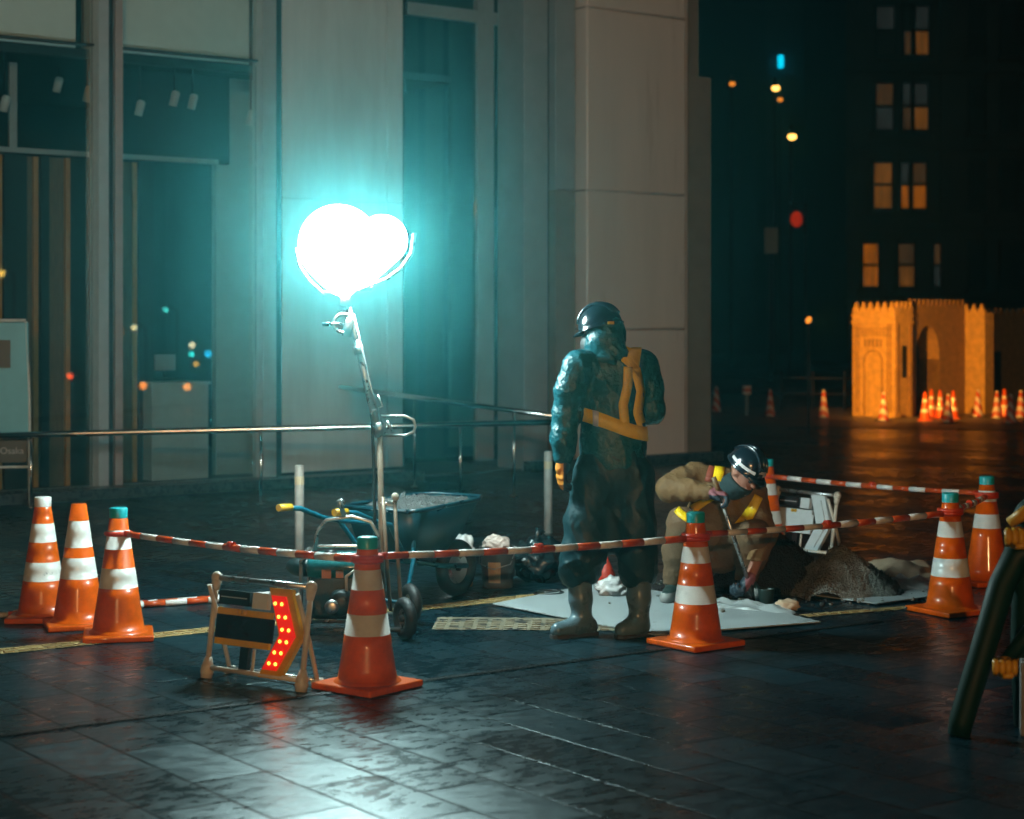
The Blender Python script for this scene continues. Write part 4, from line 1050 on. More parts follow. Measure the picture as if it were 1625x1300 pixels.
def helmet(parent, c, fwd, up, r=.128, stripe=False):
    f = Vector(fwd).normalized(); u = Vector(up); u = (u-f*u.dot(f)).normalized(); x = f.cross(u)
    mt = Matrix((x, f, u)).transposed().to_4x4(); mt.translation = Vector(c)
    mb = MB(); prof = [(r*1.06, -.004), (r*1.08, .002), (r*1.0, .010)]
    for k in range(1, 13):
        a = PI/2*k/12; prof.append((r*math.cos(a)*1.0, .010+r*1.05*math.sin(a)))
    mb.lathe([(p[0], p[1]) for p in prof], 'helmet_dark', 36, mtx=Matrix.Diagonal((.92, 1.08, 1, 1)))
    # peak and crown ribs
    rows = []
    for k in range(13):
        a = R(35+110*k/12); rows.append([mb.bm.verts.new((.92*r*1.02*math.cos(a), 1.08*r*1.02*math.sin(a), .012)), mb.bm.verts.new((.92*r*1.1*math.cos(a), 1.08*r*1.02*math.sin(a)+.045*math.sin((a-R(35))/R(110)*PI), -.006))])
    mb._fin([mb.bm.faces.new((rows[i][0], rows[i+1][0], rows[i+1][1], rows[i][1])) for i in range(12)], 'helmet_dark', True)
    for sx in (-.28, 0, .28):
        pts = [(sx*r, math.cos(a)*1.08*r*.96, .012+r*1.06*math.sin(a)*math.sqrt(1-sx*sx*.8)) for a in np.linspace(.35, PI-.35, 12)]
        mb.tube(pts, .010, 'helmet_dark', 8)
    bmesh.ops.transform(mb.bm, matrix=mt, verts=mb.bm.verts); o = mb.build('helmet', parent)
    sm = o.modifiers.new('thick', 'SOLIDIFY'); sm.thickness = .003
    if stripe:
        mb = MB(); rows = []
        for k in range(17):
            a = R(-30+240*k/16); q = []
            for z in (.028, .046):
                rr = r*math.cos(math.asin((z-.010)/(r*1.05)))+.003
                q.append(mb.bm.verts.new((.92*rr*math.cos(a), 1.08*rr*math.sin(a), z)))
            rows.append(q)
        mb._fin([mb.bm.faces.new((rows[i][0], rows[i+1][0], rows[i+1][1], rows[i][1])) for i in range(16) if i not in (6, 7)], 'helmet_stripe', True)
        rows = [[mb.bm.verts.new((.92*(r+.004)*math.cos(R(a))*.93, 1.08*(r+.004)*math.sin(R(a))*.93, z)) for z in (.03, .062)] for a in (72, 80, 88, 96, 104)]
        mb._fin([mb.bm.faces.new((rows[i][0], rows[i+1][0], rows[i+1][1], rows[i][1])) for i in range(4)], 'helmet_stripe', True)
        bmesh.ops.transform(mb.bm, matrix=mt, verts=mb.bm.verts); mb.build('stripe', o)
    return o

# --- standing worker, back to the camera, looking away to the left
SC = 1.0
man_loc = Vector(((964-812.5)*9.75/2900, 9.75, 0))
LSH, LEL, LWR = (-.165, -.07, 1.445), (-.222, -.06, 1.185), (-.238, -.09, .955)
RSH, REL, RWR = (.195, .07, 1.445), (.245, .10, 1.20), (.11, .33, 1.12)
HC = (-.030, .01, 1.605); HF = (-.84, .50, -.22)
def body1(p):
    ds = [chain(p, [(.02, 0, .95, .10), (.02, 0, 1.15, .085), (.015, .01, 1.36, .085)], .05), cap(p, LSH, RSH, .045, .045),
          chain(p, [(*LSH, .05), (*LEL, .042), (*LWR, .03)]), chain(p, [(*RSH, .05), (*REL, .042), (*RWR, .03)]),
          chain(p, [(-.07, 0, .88, .085), (-.125, .02, .5, .06), (-.145, .02, .10, .045)]), chain(p, [(.12, 0, .88, .085), (.15, 0, .5, .06), (.168, .02, .10, .045)]),
          cap(p, (-.145, .02, .06), (-.23, -.04, .04), .035, .028), cap(p, (.168, .02, .06), (.09, -.02, .04), .035, .028),
          cap(p, (.0, .01, 1.42), HC, .048, .048)]
    d = U(ds, .03); d = smin(d, head_fn(p, HC, HF, (0, 0, 1)), .012)
    d = np.minimum(d, hand(p, LWR, (-.10, .0, -1), (.8, .35, 0), 1.0, .34, 1)); d = np.minimum(d, hand(p, RWR, (-.6, .5, -.5), (-.3, .2, -.9), 1.0, .5, -1))
    return d
man = sdf_obj('person', body1, (-.42, -.22, 0), (.36, .52, 1.78), .011, 'skin', None)
man.location = man_loc
tag(man, 'standing worker seen from behind in a wet teal rainsuit and yellow harness', 'person', 'site workers')
q_ = lambda p: p*np.array([1, 1.22, 1.0])
def torso1(p):
    pe = p*np.array([1, 1.25, 1])
    d = chain(pe, [(.028, 0, .93, .182), (.03, 0, 1.05, .165), (.03, 0, 1.14, .150), (.022, 0, 1.28, .160), (.02, .01, 1.40, .140)], .06)
    d = smin(d, cap(p, (-.13, -.05, 1.445), (.165, .055, 1.45), .078, .078), .06)
    d = np.maximum(d, (.875+.035*np.sin(p[..., 0]*6+.6)-.09*p[..., 0]) - p[..., 2])
    return d
def jfold(p, d):
    w = np.clip((p[..., 0]+.19)/.06, 0, 1); w = w*(3-2*w)*w
    return d - .030*((1-w)*creases(p, 30, (.25, .2, 1), 5)+w*creases(p, 24, (.75, .4, .55), 12)-.12) - .009*(creases(p, 75, (.5, .5, .6), 9, .8)-.1)
def jacket(p, f=True):
    d = torso1(p)
    d = smin(d, chain(p, [(*LSH, .082), (-.205, -.075, 1.32, .078), (*LEL, .074), (-.236, -.085, 1.05, .067), (-.238, -.088, .965, .055)], .03), .045)
    d = smin(d, chain(p, [(*RSH, .080), (.232, .09, 1.32, .075), (*REL, .072), (*RWR, .05)], .03), .045)
    d = smin(d, cap(p, (-.01, .0, 1.50), (-.02, 0, 1.54), .085, .075), .04)
    if f: d = jfold(p, d)
    return d
sdf_obj('raincoat', jacket, (-.36, -.26, .82), (.37, .44, 1.66), .0085, 'rain', man)
def trousers(p):
    d = chain(p*np.array([1, 1.15, 1]), [(.03, 0, .96, .165), (.03, 0, .86, .165)], .05)
    d = smin(d, cap(p*np.array([1, 1.25, 1]), (.025, 0, .84), (.02, 0, .52), .13, .085), .05)
    d = smin(d, chain(p, [(-.065, 0, .86, .125), (-.110, -.01, .62, .112), (-.128, -.02, .46, .114), (-.148, .0, .36, .106), (-.148, .01, .285, .082)], .04), .035)
    d = smin(d, chain(p, [(.125, 0, .86, .125), (.150, -.01, .60, .106), (.160, -.01, .44, .102), (.166, .01, .34, .096), (.166, .015, .285, .078)], .04), .035)
    d = np.maximum(d, (.282+.02*np.sin(p[..., 0]*40)) - p[..., 2])
    w = np.clip((p[..., 2]-.42)/.14, 0, 1)
    return d - .036*(w*creases(p, 24, (.9, .5, .25), 31)+(1-w)*creases(p, 34, (.2, .2, 1), 8)-.12) - .010*(creases(p, 70, (.6, .5, .5), 3, .8)-.1)
sdf_obj('rain_trousers', trousers, (-.34, -.24, .24), (.36, .24, 1.02), .009, 'rain_tr', man)
def boot(p, sh, an, heel, toe):
    d = chain(p, [(*sh, .068), (sh[0]*.5+an[0]*.5, sh[1], .2, .062), (*an, .054)], .02)
    d = smin(d, chain(p, [(*heel, .046), ((heel[0]+toe[0])/2, (heel[1]+toe[1])/2, .052, .048), (*toe, .042)], .03), .03)
    return np.maximum(d, .002-p[..., 2])+.004*(folds(p*np.array([.6, .6, 1.4]), 26, 2)-.3)
for (sh, an, he, to) in (((-.15, .015, .33), (-.135, .015, .10), (-.095, .035, .05), (-.265, -.065, .042)), ((.168, .015, .33), (.170, .015, .10), (.185, .025, .05), (.075, -.06, .042))):
    bo = sdf_obj('boot', lambda p: boot(p, sh, an, he, to), (min(to[0], sh[0])-.1, -.16, -.01), (max(he[0], sh[0])+.1, .13, .37), .0065, 'boot', man)
    mb = MB(); hv, tv = Vector((*he[:2], 0)), Vector((*to[:2], 0)); dv = (tv-hv).normalized(); sv = Vector((-dv.y, dv.x, 0))
    L0 = hv-dv*.045; L1 = tv+dv*.043; pts = []
    for (f_, w_) in ((0, .025), (.06, .038), (.35, .038), (.75, .046), (.93, .035), (1, .015)): pts.append((L0.lerp(L1, f_)+sv*w_))
    pts += [(L0.lerp(L1, f_)-sv*w_) for (f_, w_) in ((1, .015), (.93, .035), (.75, .046), (.35, .038), (.06, .038), (0, .025))]
    a_ = [mb.bm.verts.new((v.x, v.y, 0.001)) for v in pts]; b_ = [mb.bm.verts.new((v.x, v.y, .02)) for v in pts]
    mb._fin([mb.bm.faces.new(a_[::-1]), mb.bm.faces.new(b_)]+[mb.bm.faces.new((a_[i], a_[(i+1) % 12], b_[(i+1) % 12], b_[i])) for i in range(12)], 'boot_sole', False); mb.build('sole', bo)
def hood(p):
    f = np.array(HF)/np.linalg.norm(HF)
    d = ell(p, (HC[0]-.026*f[0], HC[1]-.026*f[1], 1.600), (.110, .112, .150))
    d = smin(d, chain(p, [(-.02, .0, 1.53, .092), (.005, 0, 1.47, .105)], .03), .045)
    d = smin(d, ell(p, (.035, -.025, 1.51), (.075, .085, .045)), .03)          # slack cloth gathered at the nape
    d = smin(d, ell(p, (-.03, -.045, 1.475), (.10, .07, .028)), .015)
    opening = ell(p, np.array(HC)+f*.135+np.array([0, 0, -.01]), (.080, .090, .098))
    d = np.maximum(d, -opening)
    return d-.034*(creases(p, 40, (.45, .3, 1), 14)-.12)-.008*(creases(p, 85, (.5, .5, .6), 2, .8)-.1)
sdf_obj('hood', hood, (-.24, -.19, 1.36), (.17, .19, 1.80), .0075, 'rain', man)
helmet(man, (-.036, .008, 1.645), (-.84, .50, -.26), (-.16, .06, 1), .114)
mb = MB(); mb.box((.012, -.112, 1.672), (.035, .006, .015), 'yellow', (R(-12), 0, R(12))); mb.build('helmet_sticker', man)
fh = np.array(HF)/np.linalg.norm(HF)
sdf_obj('face_shade', lambda p: ell(p, np.array(HC)+fh*.045+np.array([0, 0, -.04]), (.078, .078, .085)), (-.22, -.12, 1.45), (.10, .18, 1.68), .008, 'hood_shade', man)  # black shell added as the face's shade under hood and helmet
jf = lambda p: jacket(p)
tf = lambda p: jfold(p, torso1(p))
band_on(tf, None, None, (.028, 0), lambda a: 1.135-.055*math.cos(a)*1.0, R(165), R(375), .076, parent=man, n=60)
band_on(tf, None, None, (.028, 0), lambda a: 1.135-.055*math.cos(a), R(15), R(160), .076, parent=man, n=40)
strap_on(jf, [(.085, 0, 1.13), (.075, 0, 1.24), (.10, 0, 1.34), (.105, 0, 1.44)], .050, (0, 1, 0), parent=man)
strap_on(jf, [(.185, 0, 1.11), (.155, 0, 1.20), (.175, 0, 1.31), (.145, 0, 1.43)], .052, (0, 1, 0), parent=man)
strap_on(jf, [(.115, -.05, 1.36), (.118, -.05, 1.46), (.135, .02, 1.50), (.14, .09, 1.53)], .095, (0, .45, -.9), parent=man, start=.6)
mb = MB()
band_on(tf, None, None, (.028, 0), lambda a: 1.135-.055*math.cos(a), R(228), R(238), .082, parent=man, n=6, off=.012, m='silver_tape', name='buckle')
def glove1(p): return np.minimum(hand(p, LWR, (-.10, .0, -1), (.8, .35, 0), 1.06, .34, 1, 1.22), cap(p, (-.236, -.088, .99), LWR, .042, .034))
sdf_obj('glove', glove1, (-.34, -.19, .72), (-.12, .06, 1.03), .0045, None, man, ['glove_orange', 'glove_dark'], lambda c: (c[:, 0] > -.238) & (c[:, 2] < .94))
def glove2(p): return hand(p, RWR, (-.6, .5, -.5), (-.3, .2, -.9), 1.06, .5, -1, 1.2)
sdf_obj('glove', glove2, (-.1, .24, .93), (.2, .52, 1.2), .005, None, man, ['glove_orange', 'glove_dark'], lambda c: c[:, 2] < 1.05)

# --- crouching worker, digging
m2_loc = Vector(((1120-812.5)*11.2/2900, 11.2, 0))
H2 = (.205, -.24, .775); F2 = (.55, -.60, -.58); U2 = (.42, -.30, .86)
AS, AE, AW = (-.065, -.05, .735), (-.235, -.17, .675), (-.02, -.33, .665)
BS, BE, BW = (.275, -.08, .640), (.335, -.20, .39), (.225, -.36, .165)
K1, A1 = (-.165, -.28, .475), (-.215, -.22, .10)
K2, A2 = (.27, -.24, .40), (.245, -.02, .09)
HP1, HP2 = (-.085, .10, .27), (.10, .12, .27)
def body2(p):
    ds = [chain(p, [(.01, .11, .29, .12), (.05, .04, .48, .11), (.10, -.05, .64, .11)], .05), cap(p, AS, BS, .05, .05),
          chain(p, [(*AS, .05), (*AE, .042), (*AW, .03)]), chain(p, [(*BS, .05), (*BE, .042), (*BW, .03)]),
          chain(p, [(*HP1, .085), (*K1, .06), (*A1, .042)]), chain(p, [(*HP2, .085), (*K2, .06), (*A2, .042)]),
          cap(p, A1, (-.265, -.34, .035), .038, .028), cap(p, A2, (.28, -.15, .035), .038, .028), cap(p, (.12, -.09, .68), H2, .055, .05)]
    d = U(ds, .03); d = smin(d, head_fn(p, H2, F2, U2), .012)
    d = np.minimum(d, hand(p, AW, (.75, -.3, -.1), (.2, -.3, -.9), 1.0, .85, 1)); d = np.minimum(d, hand(p, BW, (-.45, -.35, -.7), (-.9, .1, .2), 1.0, .85, -1))
    return d
m2 = sdf_obj('person', body2, (-.42, -.50, 0), (.46, .32, .95), .009, 'skin', None); m2.location = m2_loc
tag(m2, 'crouching worker in khaki with a navy helmet, digging by the soil heap', 'person', 'site workers')
def torso2(p):
    d = chain(p, [(.01, .11, .30, .155), (.04, .05, .46, .155), (.09, -.03, .60, .150), (.11, -.06, .66, .13)], .06)
    return smin(d, cap(p, AS, BS, .085, .085), .06)
def jacket2(p, f=True):
    d = torso2(p)
    d = smin(d, chain(p, [(*AS, .085), (-.16, -.12, .71, .085), (*AE, .080), (-.12, -.26, .672, .066), (*AW, .045)], .03), .04)
    d = smin(d, chain(p, [(*BS, .085), (*BE, .072), (.245, -.335, .205, .050)], .03), .04)
    d = np.maximum(d, .26-p[..., 2]+.2*np.clip(-p[..., 0]-.1, 0, 1))
    if f:
        w = np.clip((p[..., 0]+.10)/.08, 0, 1)
        d = d - .030*((1-w)*creases(p, 34, (1, .3, .2), 51)+w*creases(p, 27, (.5, .3, .8), 22)-.12) - .008*(creases(p, 70, (.5, .5, .6), 7, .8)-.1)
    return d
sdf_obj('work_jacket', jacket2, (-.38, -.48, .20), (.46, .32, .88), .0085, 'khaki', m2)
def trousers2(p):
    d = cap(p, HP1, HP2, .145, .145)
    d = smin(d, chain(p, [(*HP1, .13), (*K1, .095), (-.19, -.26, .30, .095), (-.210, -.225, .125, .070)], .03), .04)
    d = smin(d, chain(p, [(*HP2, .13), (*K2, .095), (.26, -.13, .25, .092), (.246, -.03, .12, .070)], .03), .04)
    d = np.maximum(d, .105-p[..., 2])
    return d - .030*(creases(p, 30, (.4, .3, .9), 61)-.12) - .008*(creases(p, 70, (.5, .5, .6), 17, .8)-.1)
sdf_obj('trousers', trousers2, (-.36, -.44, .07), (.44, .32, .62), .0085, 'khaki_tr', m2)
for an, to, hl in ((A1, (-.27, -.37, .045), (-.205, -.20, .05)), (A2, (.29, -.17, .045), (.235, .01, .05))):
    sdf_obj('shoe', lambda p: np.maximum(smin(cap(p, (*an[:2], .13), an, .05, .052), chain(p, [(*hl, .048), ((hl[0]+to[0])/2, (hl[1]+to[1])/2, .055, .05), (*to, .043)], .02), .03), .002-p[..., 2]),
            (min(an[0], to[0])-.1, min(an[1], to[1])-.1, -.01), (max(an[0], to[0])+.1, max(an[1], hl[1])+.1, .19), .007, None, m2, ['sneaker', 'cup'], lambda c: c[:, 2] > .075)
def scarf(p):
    a = np.array(H2); f = np.array(F2)/np.linalg.norm(F2); u = np.array(U2)/np.linalg.norm(U2)
    d = chain(p, [(.11, -.08, .665, .085), (*(a-u*.085-f*.0), .083)], .03)
    d = smin(d, ell(p, a+f*.035-u*.075, (.072, .072, .05)), .02)
    return np.maximum(d, ((p-a)@u)+.052+((p-a)@f)*.15)+.008*(folds(p, 40, 77)-.3)
sdf_obj('neck_warmer', scarf, (-.05, -.42, .52), (.40, .08, .86), .0065, 'scarf', m2)
hv = Vector(H2)+Vector(U2).normalized()*.032-Vector(F2).normalized()*.006
helmet(m2, hv, F2, U2, .118, True)
fV, uV = Vector(F2).normalized(), Vector(U2); uV = (uV-fV*uV.dot(fV)).normalized(); rV = fV.cross(uV)
mb = MB()
for sx in (-1, 1): mb.ball(Vector(H2)+rV*.031*sx+fV*.086, (.0115, .0115, .0115), 'eye', sub=2)
mb.build('eyes', m2)
sdf_obj('glove', lambda p: hand(p, AW, (.75, -.3, -.1), (.2, -.3, -.9), 1.08, .85, 1, 1.25), (-.1, -.52, .5), (.2, -.2, .76), .0045, None, m2, ['glove_pink', 'glove_dark'], lambda c: (c[:, 2] < .655))
sdf_obj('glove', lambda p: hand(p, BW, (-.45, -.35, -.7), (-.9, .1, .2), 1.08, .85, -1, 1.25), (.02, -.52, -.02), (.36, -.26, .25), .0045, None, m2, ['glove_pink', 'glove_dark'], lambda c: (c[:, 0] < .19))
j2 = lambda p: jacket2(p)
dv = (-.25, 1, -.15)
strap_on(j2, [(.085, 0, .80), (.07, 0, .74), (.05, 0, .66)], .060, (0, 1, -.35), parent=m2)
strap_on(j2, [(.30, 0, .63), (.24, 0, .52), (.17, 0, .41), (.13, 0, .36)], .055, (0, 1, 0), parent=m2)
strap_on(j2, [(.045, 0, .79), (.02, 0, .73), (.0, 0, .66)], .05, (0, 1, -.35), parent=m2, m='vest_red', name='vest_edge', off=.004)
# belt and tail of the harness over the near hip
t2 = lambda p: np.minimum(torso2(p), trousers2(p))
strap_on(t2, [(-.235, 0, .60), (-.19, 0, .545), (-.13, 0, .505), (-.085, 0, .50)], .045, (0, 1, 0), parent=m2)
strap_on(t2, [(-.105, 0, .50), (-.07, 0, .555), (-.02, 0, .60), (.02, 0, .625)], .045, (0, 1, 0), parent=m2)
# digging bar held in both hands
A_ = m2_loc+Vector((.025, -.375, .71)); B_ = m2_loc+Vector((.205, -.395, .16)); D_ = m2_loc+Vector((.275, -.40, -.0))
t = thing('digging_bar', 'slim digging bar held upright in the hands of the crouching worker', 'tool', A_)
mb = MB(); dr = (B_-A_); mb.tube([(0, 0, 0), dr*.5, dr*1.0], .0125, 'steel', 12); mb.build('shaft', t)
mb = MB(); mb.tube([(-.02, 0, .05), (0, 0, 0), dr*.12], .016, 'wood', 10); mb.build('grip', t)
mb = MB(); mb.tube([dr, dr*1.1, D_-A_+Vector((-.03, 0, .03))], [.013, .02, .006], 'gen_dark', 10); mb.build('blade', t)

# ------------------------------------------------------------------ far background
fb = thing('hotel_block', 'dark masonry block with a few curtained windows lit orange', 'building', (0, 0, 0))
FY = 82.
def fx(px, y=FY): return (px-812.5)*y/2900
def fz(py, y=FY): return 1.65+(519-py)*y/2900
mb = MB(); x0, x1 = fx(1345), fx(1800); mb.box(((x0+x1)/2, FY+6, 12), (x1-x0, 12, 24), 'far_stone')
for px in (1350, 1500, 1572, 1630): mb.box((fx(px)+.0, FY-.12, 14), (.5, .35, 20), 'far_stone')
mb.build('wall', fb)
mb = MB()
for py in (478, 362, 235, 112): mb.box(((x0+x1)/2, FY-.2, fz(py)), (x1-x0+.4, .6, .28), 'far_stone', bev=.04)
mb.build('cornice', fb)
def window(pxa, pxb, pya, pyb, mup, mlo, split=.5):
    xa, xb, za_, zb = fx(pxa), fx(pxb), fz(pyb), fz(pya); zm = za_+(zb-za_)*split
    mb = MB()
    for x in (xa-.06, xb+.06): mb.box((x, FY-.1, (za_+zb)/2), (.12, .3, zb-za_+.2), 'far_frame')
    for z in (za_-.06, zm, zb+.06): mb.box(((xa+xb)/2, FY-.1, z), (xb-xa, .3, .12), 'far_frame')
    f = mb.build('window', fb)
    mb = MB(); mb.box(((xa+xb)/2, FY-.03, (zm+zb)/2), (xb-xa, .08, zb-zm-.12), mup); mb.box(((xa+xb)/2, FY-.03, (zm+za_)/2), (xb-xa, .08, zm-za_-.12), mlo); mb.build('pane', f)
    mb = MB(); mb.box(((xa+xb)/2, FY-.25, za_-.2), (xb-xa+.5, .5, .14), 'far_stone'); mb.build('sill', f)
for i, (ya_, yb_) in enumerate(((10, 88), (132, 207), (258, 332), (386, 456))):
    rows = [[(1391, 1418, 'win_grey', 'far_stone'), (1434, 1444, 'far_stone', 'win_dim'), (1452, 1472, 'win_grey', 'win_amber')],
            [(1389, 1416, 'win_dim', 'win_grey'), (1432, 1444, 'win_grey', 'win_dim'), (1450, 1471, 'win_grey', 'win_amber')],
            [(1386, 1414, 'win_amber', 'win_amber'), (1429, 1441, 'win_grey', 'win_orange'), (1448, 1468, 'win_dim', 'win_orange')],
            [(1369, 1392, 'win_orange', 'win_orange'), (1425, 1449, 'win_dim', 'win_amber'), (1481, 1491, 'win_dim', 'win_grey')]][i]
    for (a_, b_, u_, l_) in rows: window(a_, b_, ya_, yb_, u_, l_, .5 if i != 2 else .52)
    for (a_, b_) in ((1540, 1562), (1590, 1612)): window(a_, b_, ya_, yb_, 'far_frame', 'far_frame')
ob = thing('office_block', 'dark bluish office block behind the street lamps', 'building', (0, 0, 0))
y2 = 110.
mb = MB(); xa, xb = fx(1090, y2), fx(1215, y2); mb.box(((xa+xb)/2, y2+6, 12), (xb-xa, 12, 24), 'far_blue'); mb.build('wall', ob)
mb = MB(); xa, xb = fx(1217, y2), fx(1344, y2); mb.box(((xa+xb)/2, y2+9, 14), (xb-xa, 12, 28), 'far_stone'); mb.build('tower', ob)
for px in range(1135, 1210, 24):
    for k in range(5):
        mb = MB(); mb.box((fx(px, y2), y2-.05, 2.2+k*3.0), (.62, .12, 1.9), 'far_frame'); mb.build('window', ob)
mb = MB(); mb.box((fx(1249, y2), y2+2.6, fz(88, y2)), (.30, .3, .75), 'cyan_sign', bev=.04); mb.build('cyan_sign', ob)
# lamps down the street
def far_lamp(px, py, y, r, m, label):
    x, z = fx(px, y), fz(py, y)
    t = thing('street_lamp', label, 'street lamp', (x, y, 0), 0, 'street lamps far down the street')
    mb = MB(); mb.tube([(0, .3, 0), (0, .3, z+.25), (0, .15, z+.35), (0, 0, z+r)], .06, 'black_paint', 8); mb.build('pole', t)
    mb = MB(); mb.ball((0, 0, z), (r*1.25, r*1.1, r*.95), m, sub=3); mb.build('lamp_globe', t)
    mb = MB(); mb.lathe([(0, r*1.3), (r*.7, r*1.15), (r*1.3, r*.55)], 'black_paint', 16, mtx=Matrix.Translation((0, 0, z))); mb.build('hood', t)
far_lamp(1162, 133, 75, .10, 'sodium_dim', 'dim orange street lamp high beside the building corner')
far_lamp(1231, 140, 66, .115, 'sodium', 'upper bright street lamp below the cyan sign')
far_lamp(1238, 158, 80, .10, 'sodium_dim', 'dimmer street lamp just under the upper bright one')
far_lamp(1257, 217, 60, .115, 'sodium', 'brightest street lamp, lowest of the row at upper right')
t = thing('lantern_sign', 'red glowing lantern sign hanging below the street lamps', 'sign', (fx(1264, 58), 58, 0))
z = fz(348, 58); mb = MB(); mb.ball((0, 0, z), (.19, .16, .25), 'red_sign', sub=3); mb.build('lantern', t)
mb = MB(); mb.tube([(.3, .1, 0), (.3, .1, z+.5), (-.2, .05, z+.5)], .035, 'black_paint', 8); mb.tube([(0, 0, z+.5), (0, 0, z+.28)], .02, 'black_paint', 6); mb.build('pole', t)
t = thing('street_sign', 'pale blank sign on a post under the red lantern', 'sign', (fx(1224, 56), 56, 0))
z = fz(382, 56); mb = MB(); mb.box((0, 0, z), (.42, .05, .8), 'far_pale', bev=.02); mb.build('sign_panel', t)
mb = MB(); mb.tube([(0, .06, 0), (0, .06, z+.4)], .04, 'black_paint', 8); mb.build('post', t)

# ornate gate pavilion
gy = 33.; G0 = Vector((fx(1420, gy), gy, 0)); gt = thing('gate_pavilion', 'carved ochre gate pavilion with crenellated top lit by a floodlight', 'building', G0, math.atan2(.66, .75))
# local x along the portal wall (receding right), local y to the left-back (along face A)
GH = 1.93
mb = MB()
mb.box((.27, .48, GH/2), (.54, .96, GH), 'gate', bev=.015)
mb.build('left_tower', gt)
mb = MB()
for (za_, zb) in ((GH-.22, GH-.17), (GH-.09, GH-.05)): mb.box((.27, .48, (za_+zb)/2), (.58, 1.0, zb-za_), 'gate', bev=.006)
mb.box((-.012, .48, 1.62), (.02, .74, .025), 'gate_dark'); mb.box((-.012, .48, 1.50), (.02, .74, .018), 'gate_dark')
for k in range(9): mb.box((-.010, .16+k*.08, 1.56), (.018, .03, .06), 'gate_dark')
for k in range(5): mb.box((-.010, .30+k*.09, 1.36), (.018, .04, .14), 'gate_dark')
for y in (.09, .15, .81, .87): mb.box((-.010, y, .9), (.022, .018, 1.62), 'gate_dark')
for x in (.05, .10, .44, .49): mb.box((x, -.010, .9), (.018, .022, 1.62), 'gate_dark')
pts = [(.28, 0)]+[(.48-.20*math.cos(a), 1.02+.20*math.sin(a)) for a in np.linspace(0, PI, 14)]+[(.68, 0)]
mb.tube([(-.012, x, z) for x, z in pts], .016, 'gate_dark', 6)
pts = [(.28, .3), (.28, 1.28), (.34, 1.38), (.40, 1.28), (.40, .85)]
mb.box((.27, -.006, 1.02), (.13, .012, .58), 'far_frame')
mb.build('carved_panels', gt)
# portal wall with arch opening
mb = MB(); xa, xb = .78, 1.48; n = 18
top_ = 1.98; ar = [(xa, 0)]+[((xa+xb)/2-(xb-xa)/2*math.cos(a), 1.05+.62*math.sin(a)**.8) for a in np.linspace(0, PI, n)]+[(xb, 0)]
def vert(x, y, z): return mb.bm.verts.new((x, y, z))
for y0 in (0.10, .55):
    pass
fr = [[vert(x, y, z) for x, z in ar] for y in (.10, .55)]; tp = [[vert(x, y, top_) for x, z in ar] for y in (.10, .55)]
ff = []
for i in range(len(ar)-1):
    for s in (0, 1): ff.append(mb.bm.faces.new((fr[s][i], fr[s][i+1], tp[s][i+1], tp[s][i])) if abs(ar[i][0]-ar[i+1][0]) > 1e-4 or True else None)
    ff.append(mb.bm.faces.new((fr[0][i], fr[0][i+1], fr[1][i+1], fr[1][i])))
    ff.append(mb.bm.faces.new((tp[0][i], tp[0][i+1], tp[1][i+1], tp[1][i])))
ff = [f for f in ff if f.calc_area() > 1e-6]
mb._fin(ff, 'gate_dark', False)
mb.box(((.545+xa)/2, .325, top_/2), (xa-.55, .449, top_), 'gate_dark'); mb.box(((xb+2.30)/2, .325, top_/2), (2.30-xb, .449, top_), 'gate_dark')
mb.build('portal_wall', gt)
mb = MB(); mb.box((2.46, .02, GH*.5), (.30, .70, GH-.02), 'gate', bev=.01); mb.build('right_pillar', gt)
mb = MB(); mb.box((3.6, .30, .93), (1.97, .40, 1.86), 'gate_dark', bev=.01)
for k in range(9): mb.prism([(-.08, 0), (.08, 0), (.05, .07), (0, .15), (-.05, .07)], .06, 'gate_dark', Matrix.Translation((2.75+k*.2, .14, 1.86)))
mb.box((3.3, .095, .75), (.36, .012, .85), 'far_frame')
mb.build('side_wing', gt)
mb = MB(); mb.box((1.13, .62, .87), (.74, .02, 1.74), 'far_frame'); mb.build('arch_shade', gt)  # black panel added as the darkness inside the open arch
def merlon(mb, x, y, z, w, m, ax):
    pr_ = [(-w/2, 0), (w/2, 0), (w/2, .05), (w*.25, .09), (w*.2, .13), (0, .18), (-w*.2, .13), (-w*.25, .09), (-w/2, .05)]
    mb.prism(pr_, .06, m, Matrix.Translation((x, y, z)) @ (Matrix.Rotation(R(90), 4, 'Z') if ax else Matrix.Identity(4)))
mb = MB()
for k in range(6): merlon(mb, .03, .08+k*.16, GH, .14, 'gate', True)
for k in range(4): merlon(mb, .10+k*.13, .03, GH, .11, 'gate', False)
for k in range(13): merlon(mb, .64+k*.135, .14, top_, .12, 'gate_dark', False)
for k in range(4): merlon(mb, 2.34, -.25+k*.17, GH-.02, .14, 'gate', True)
mb.build('crenellation', gt)
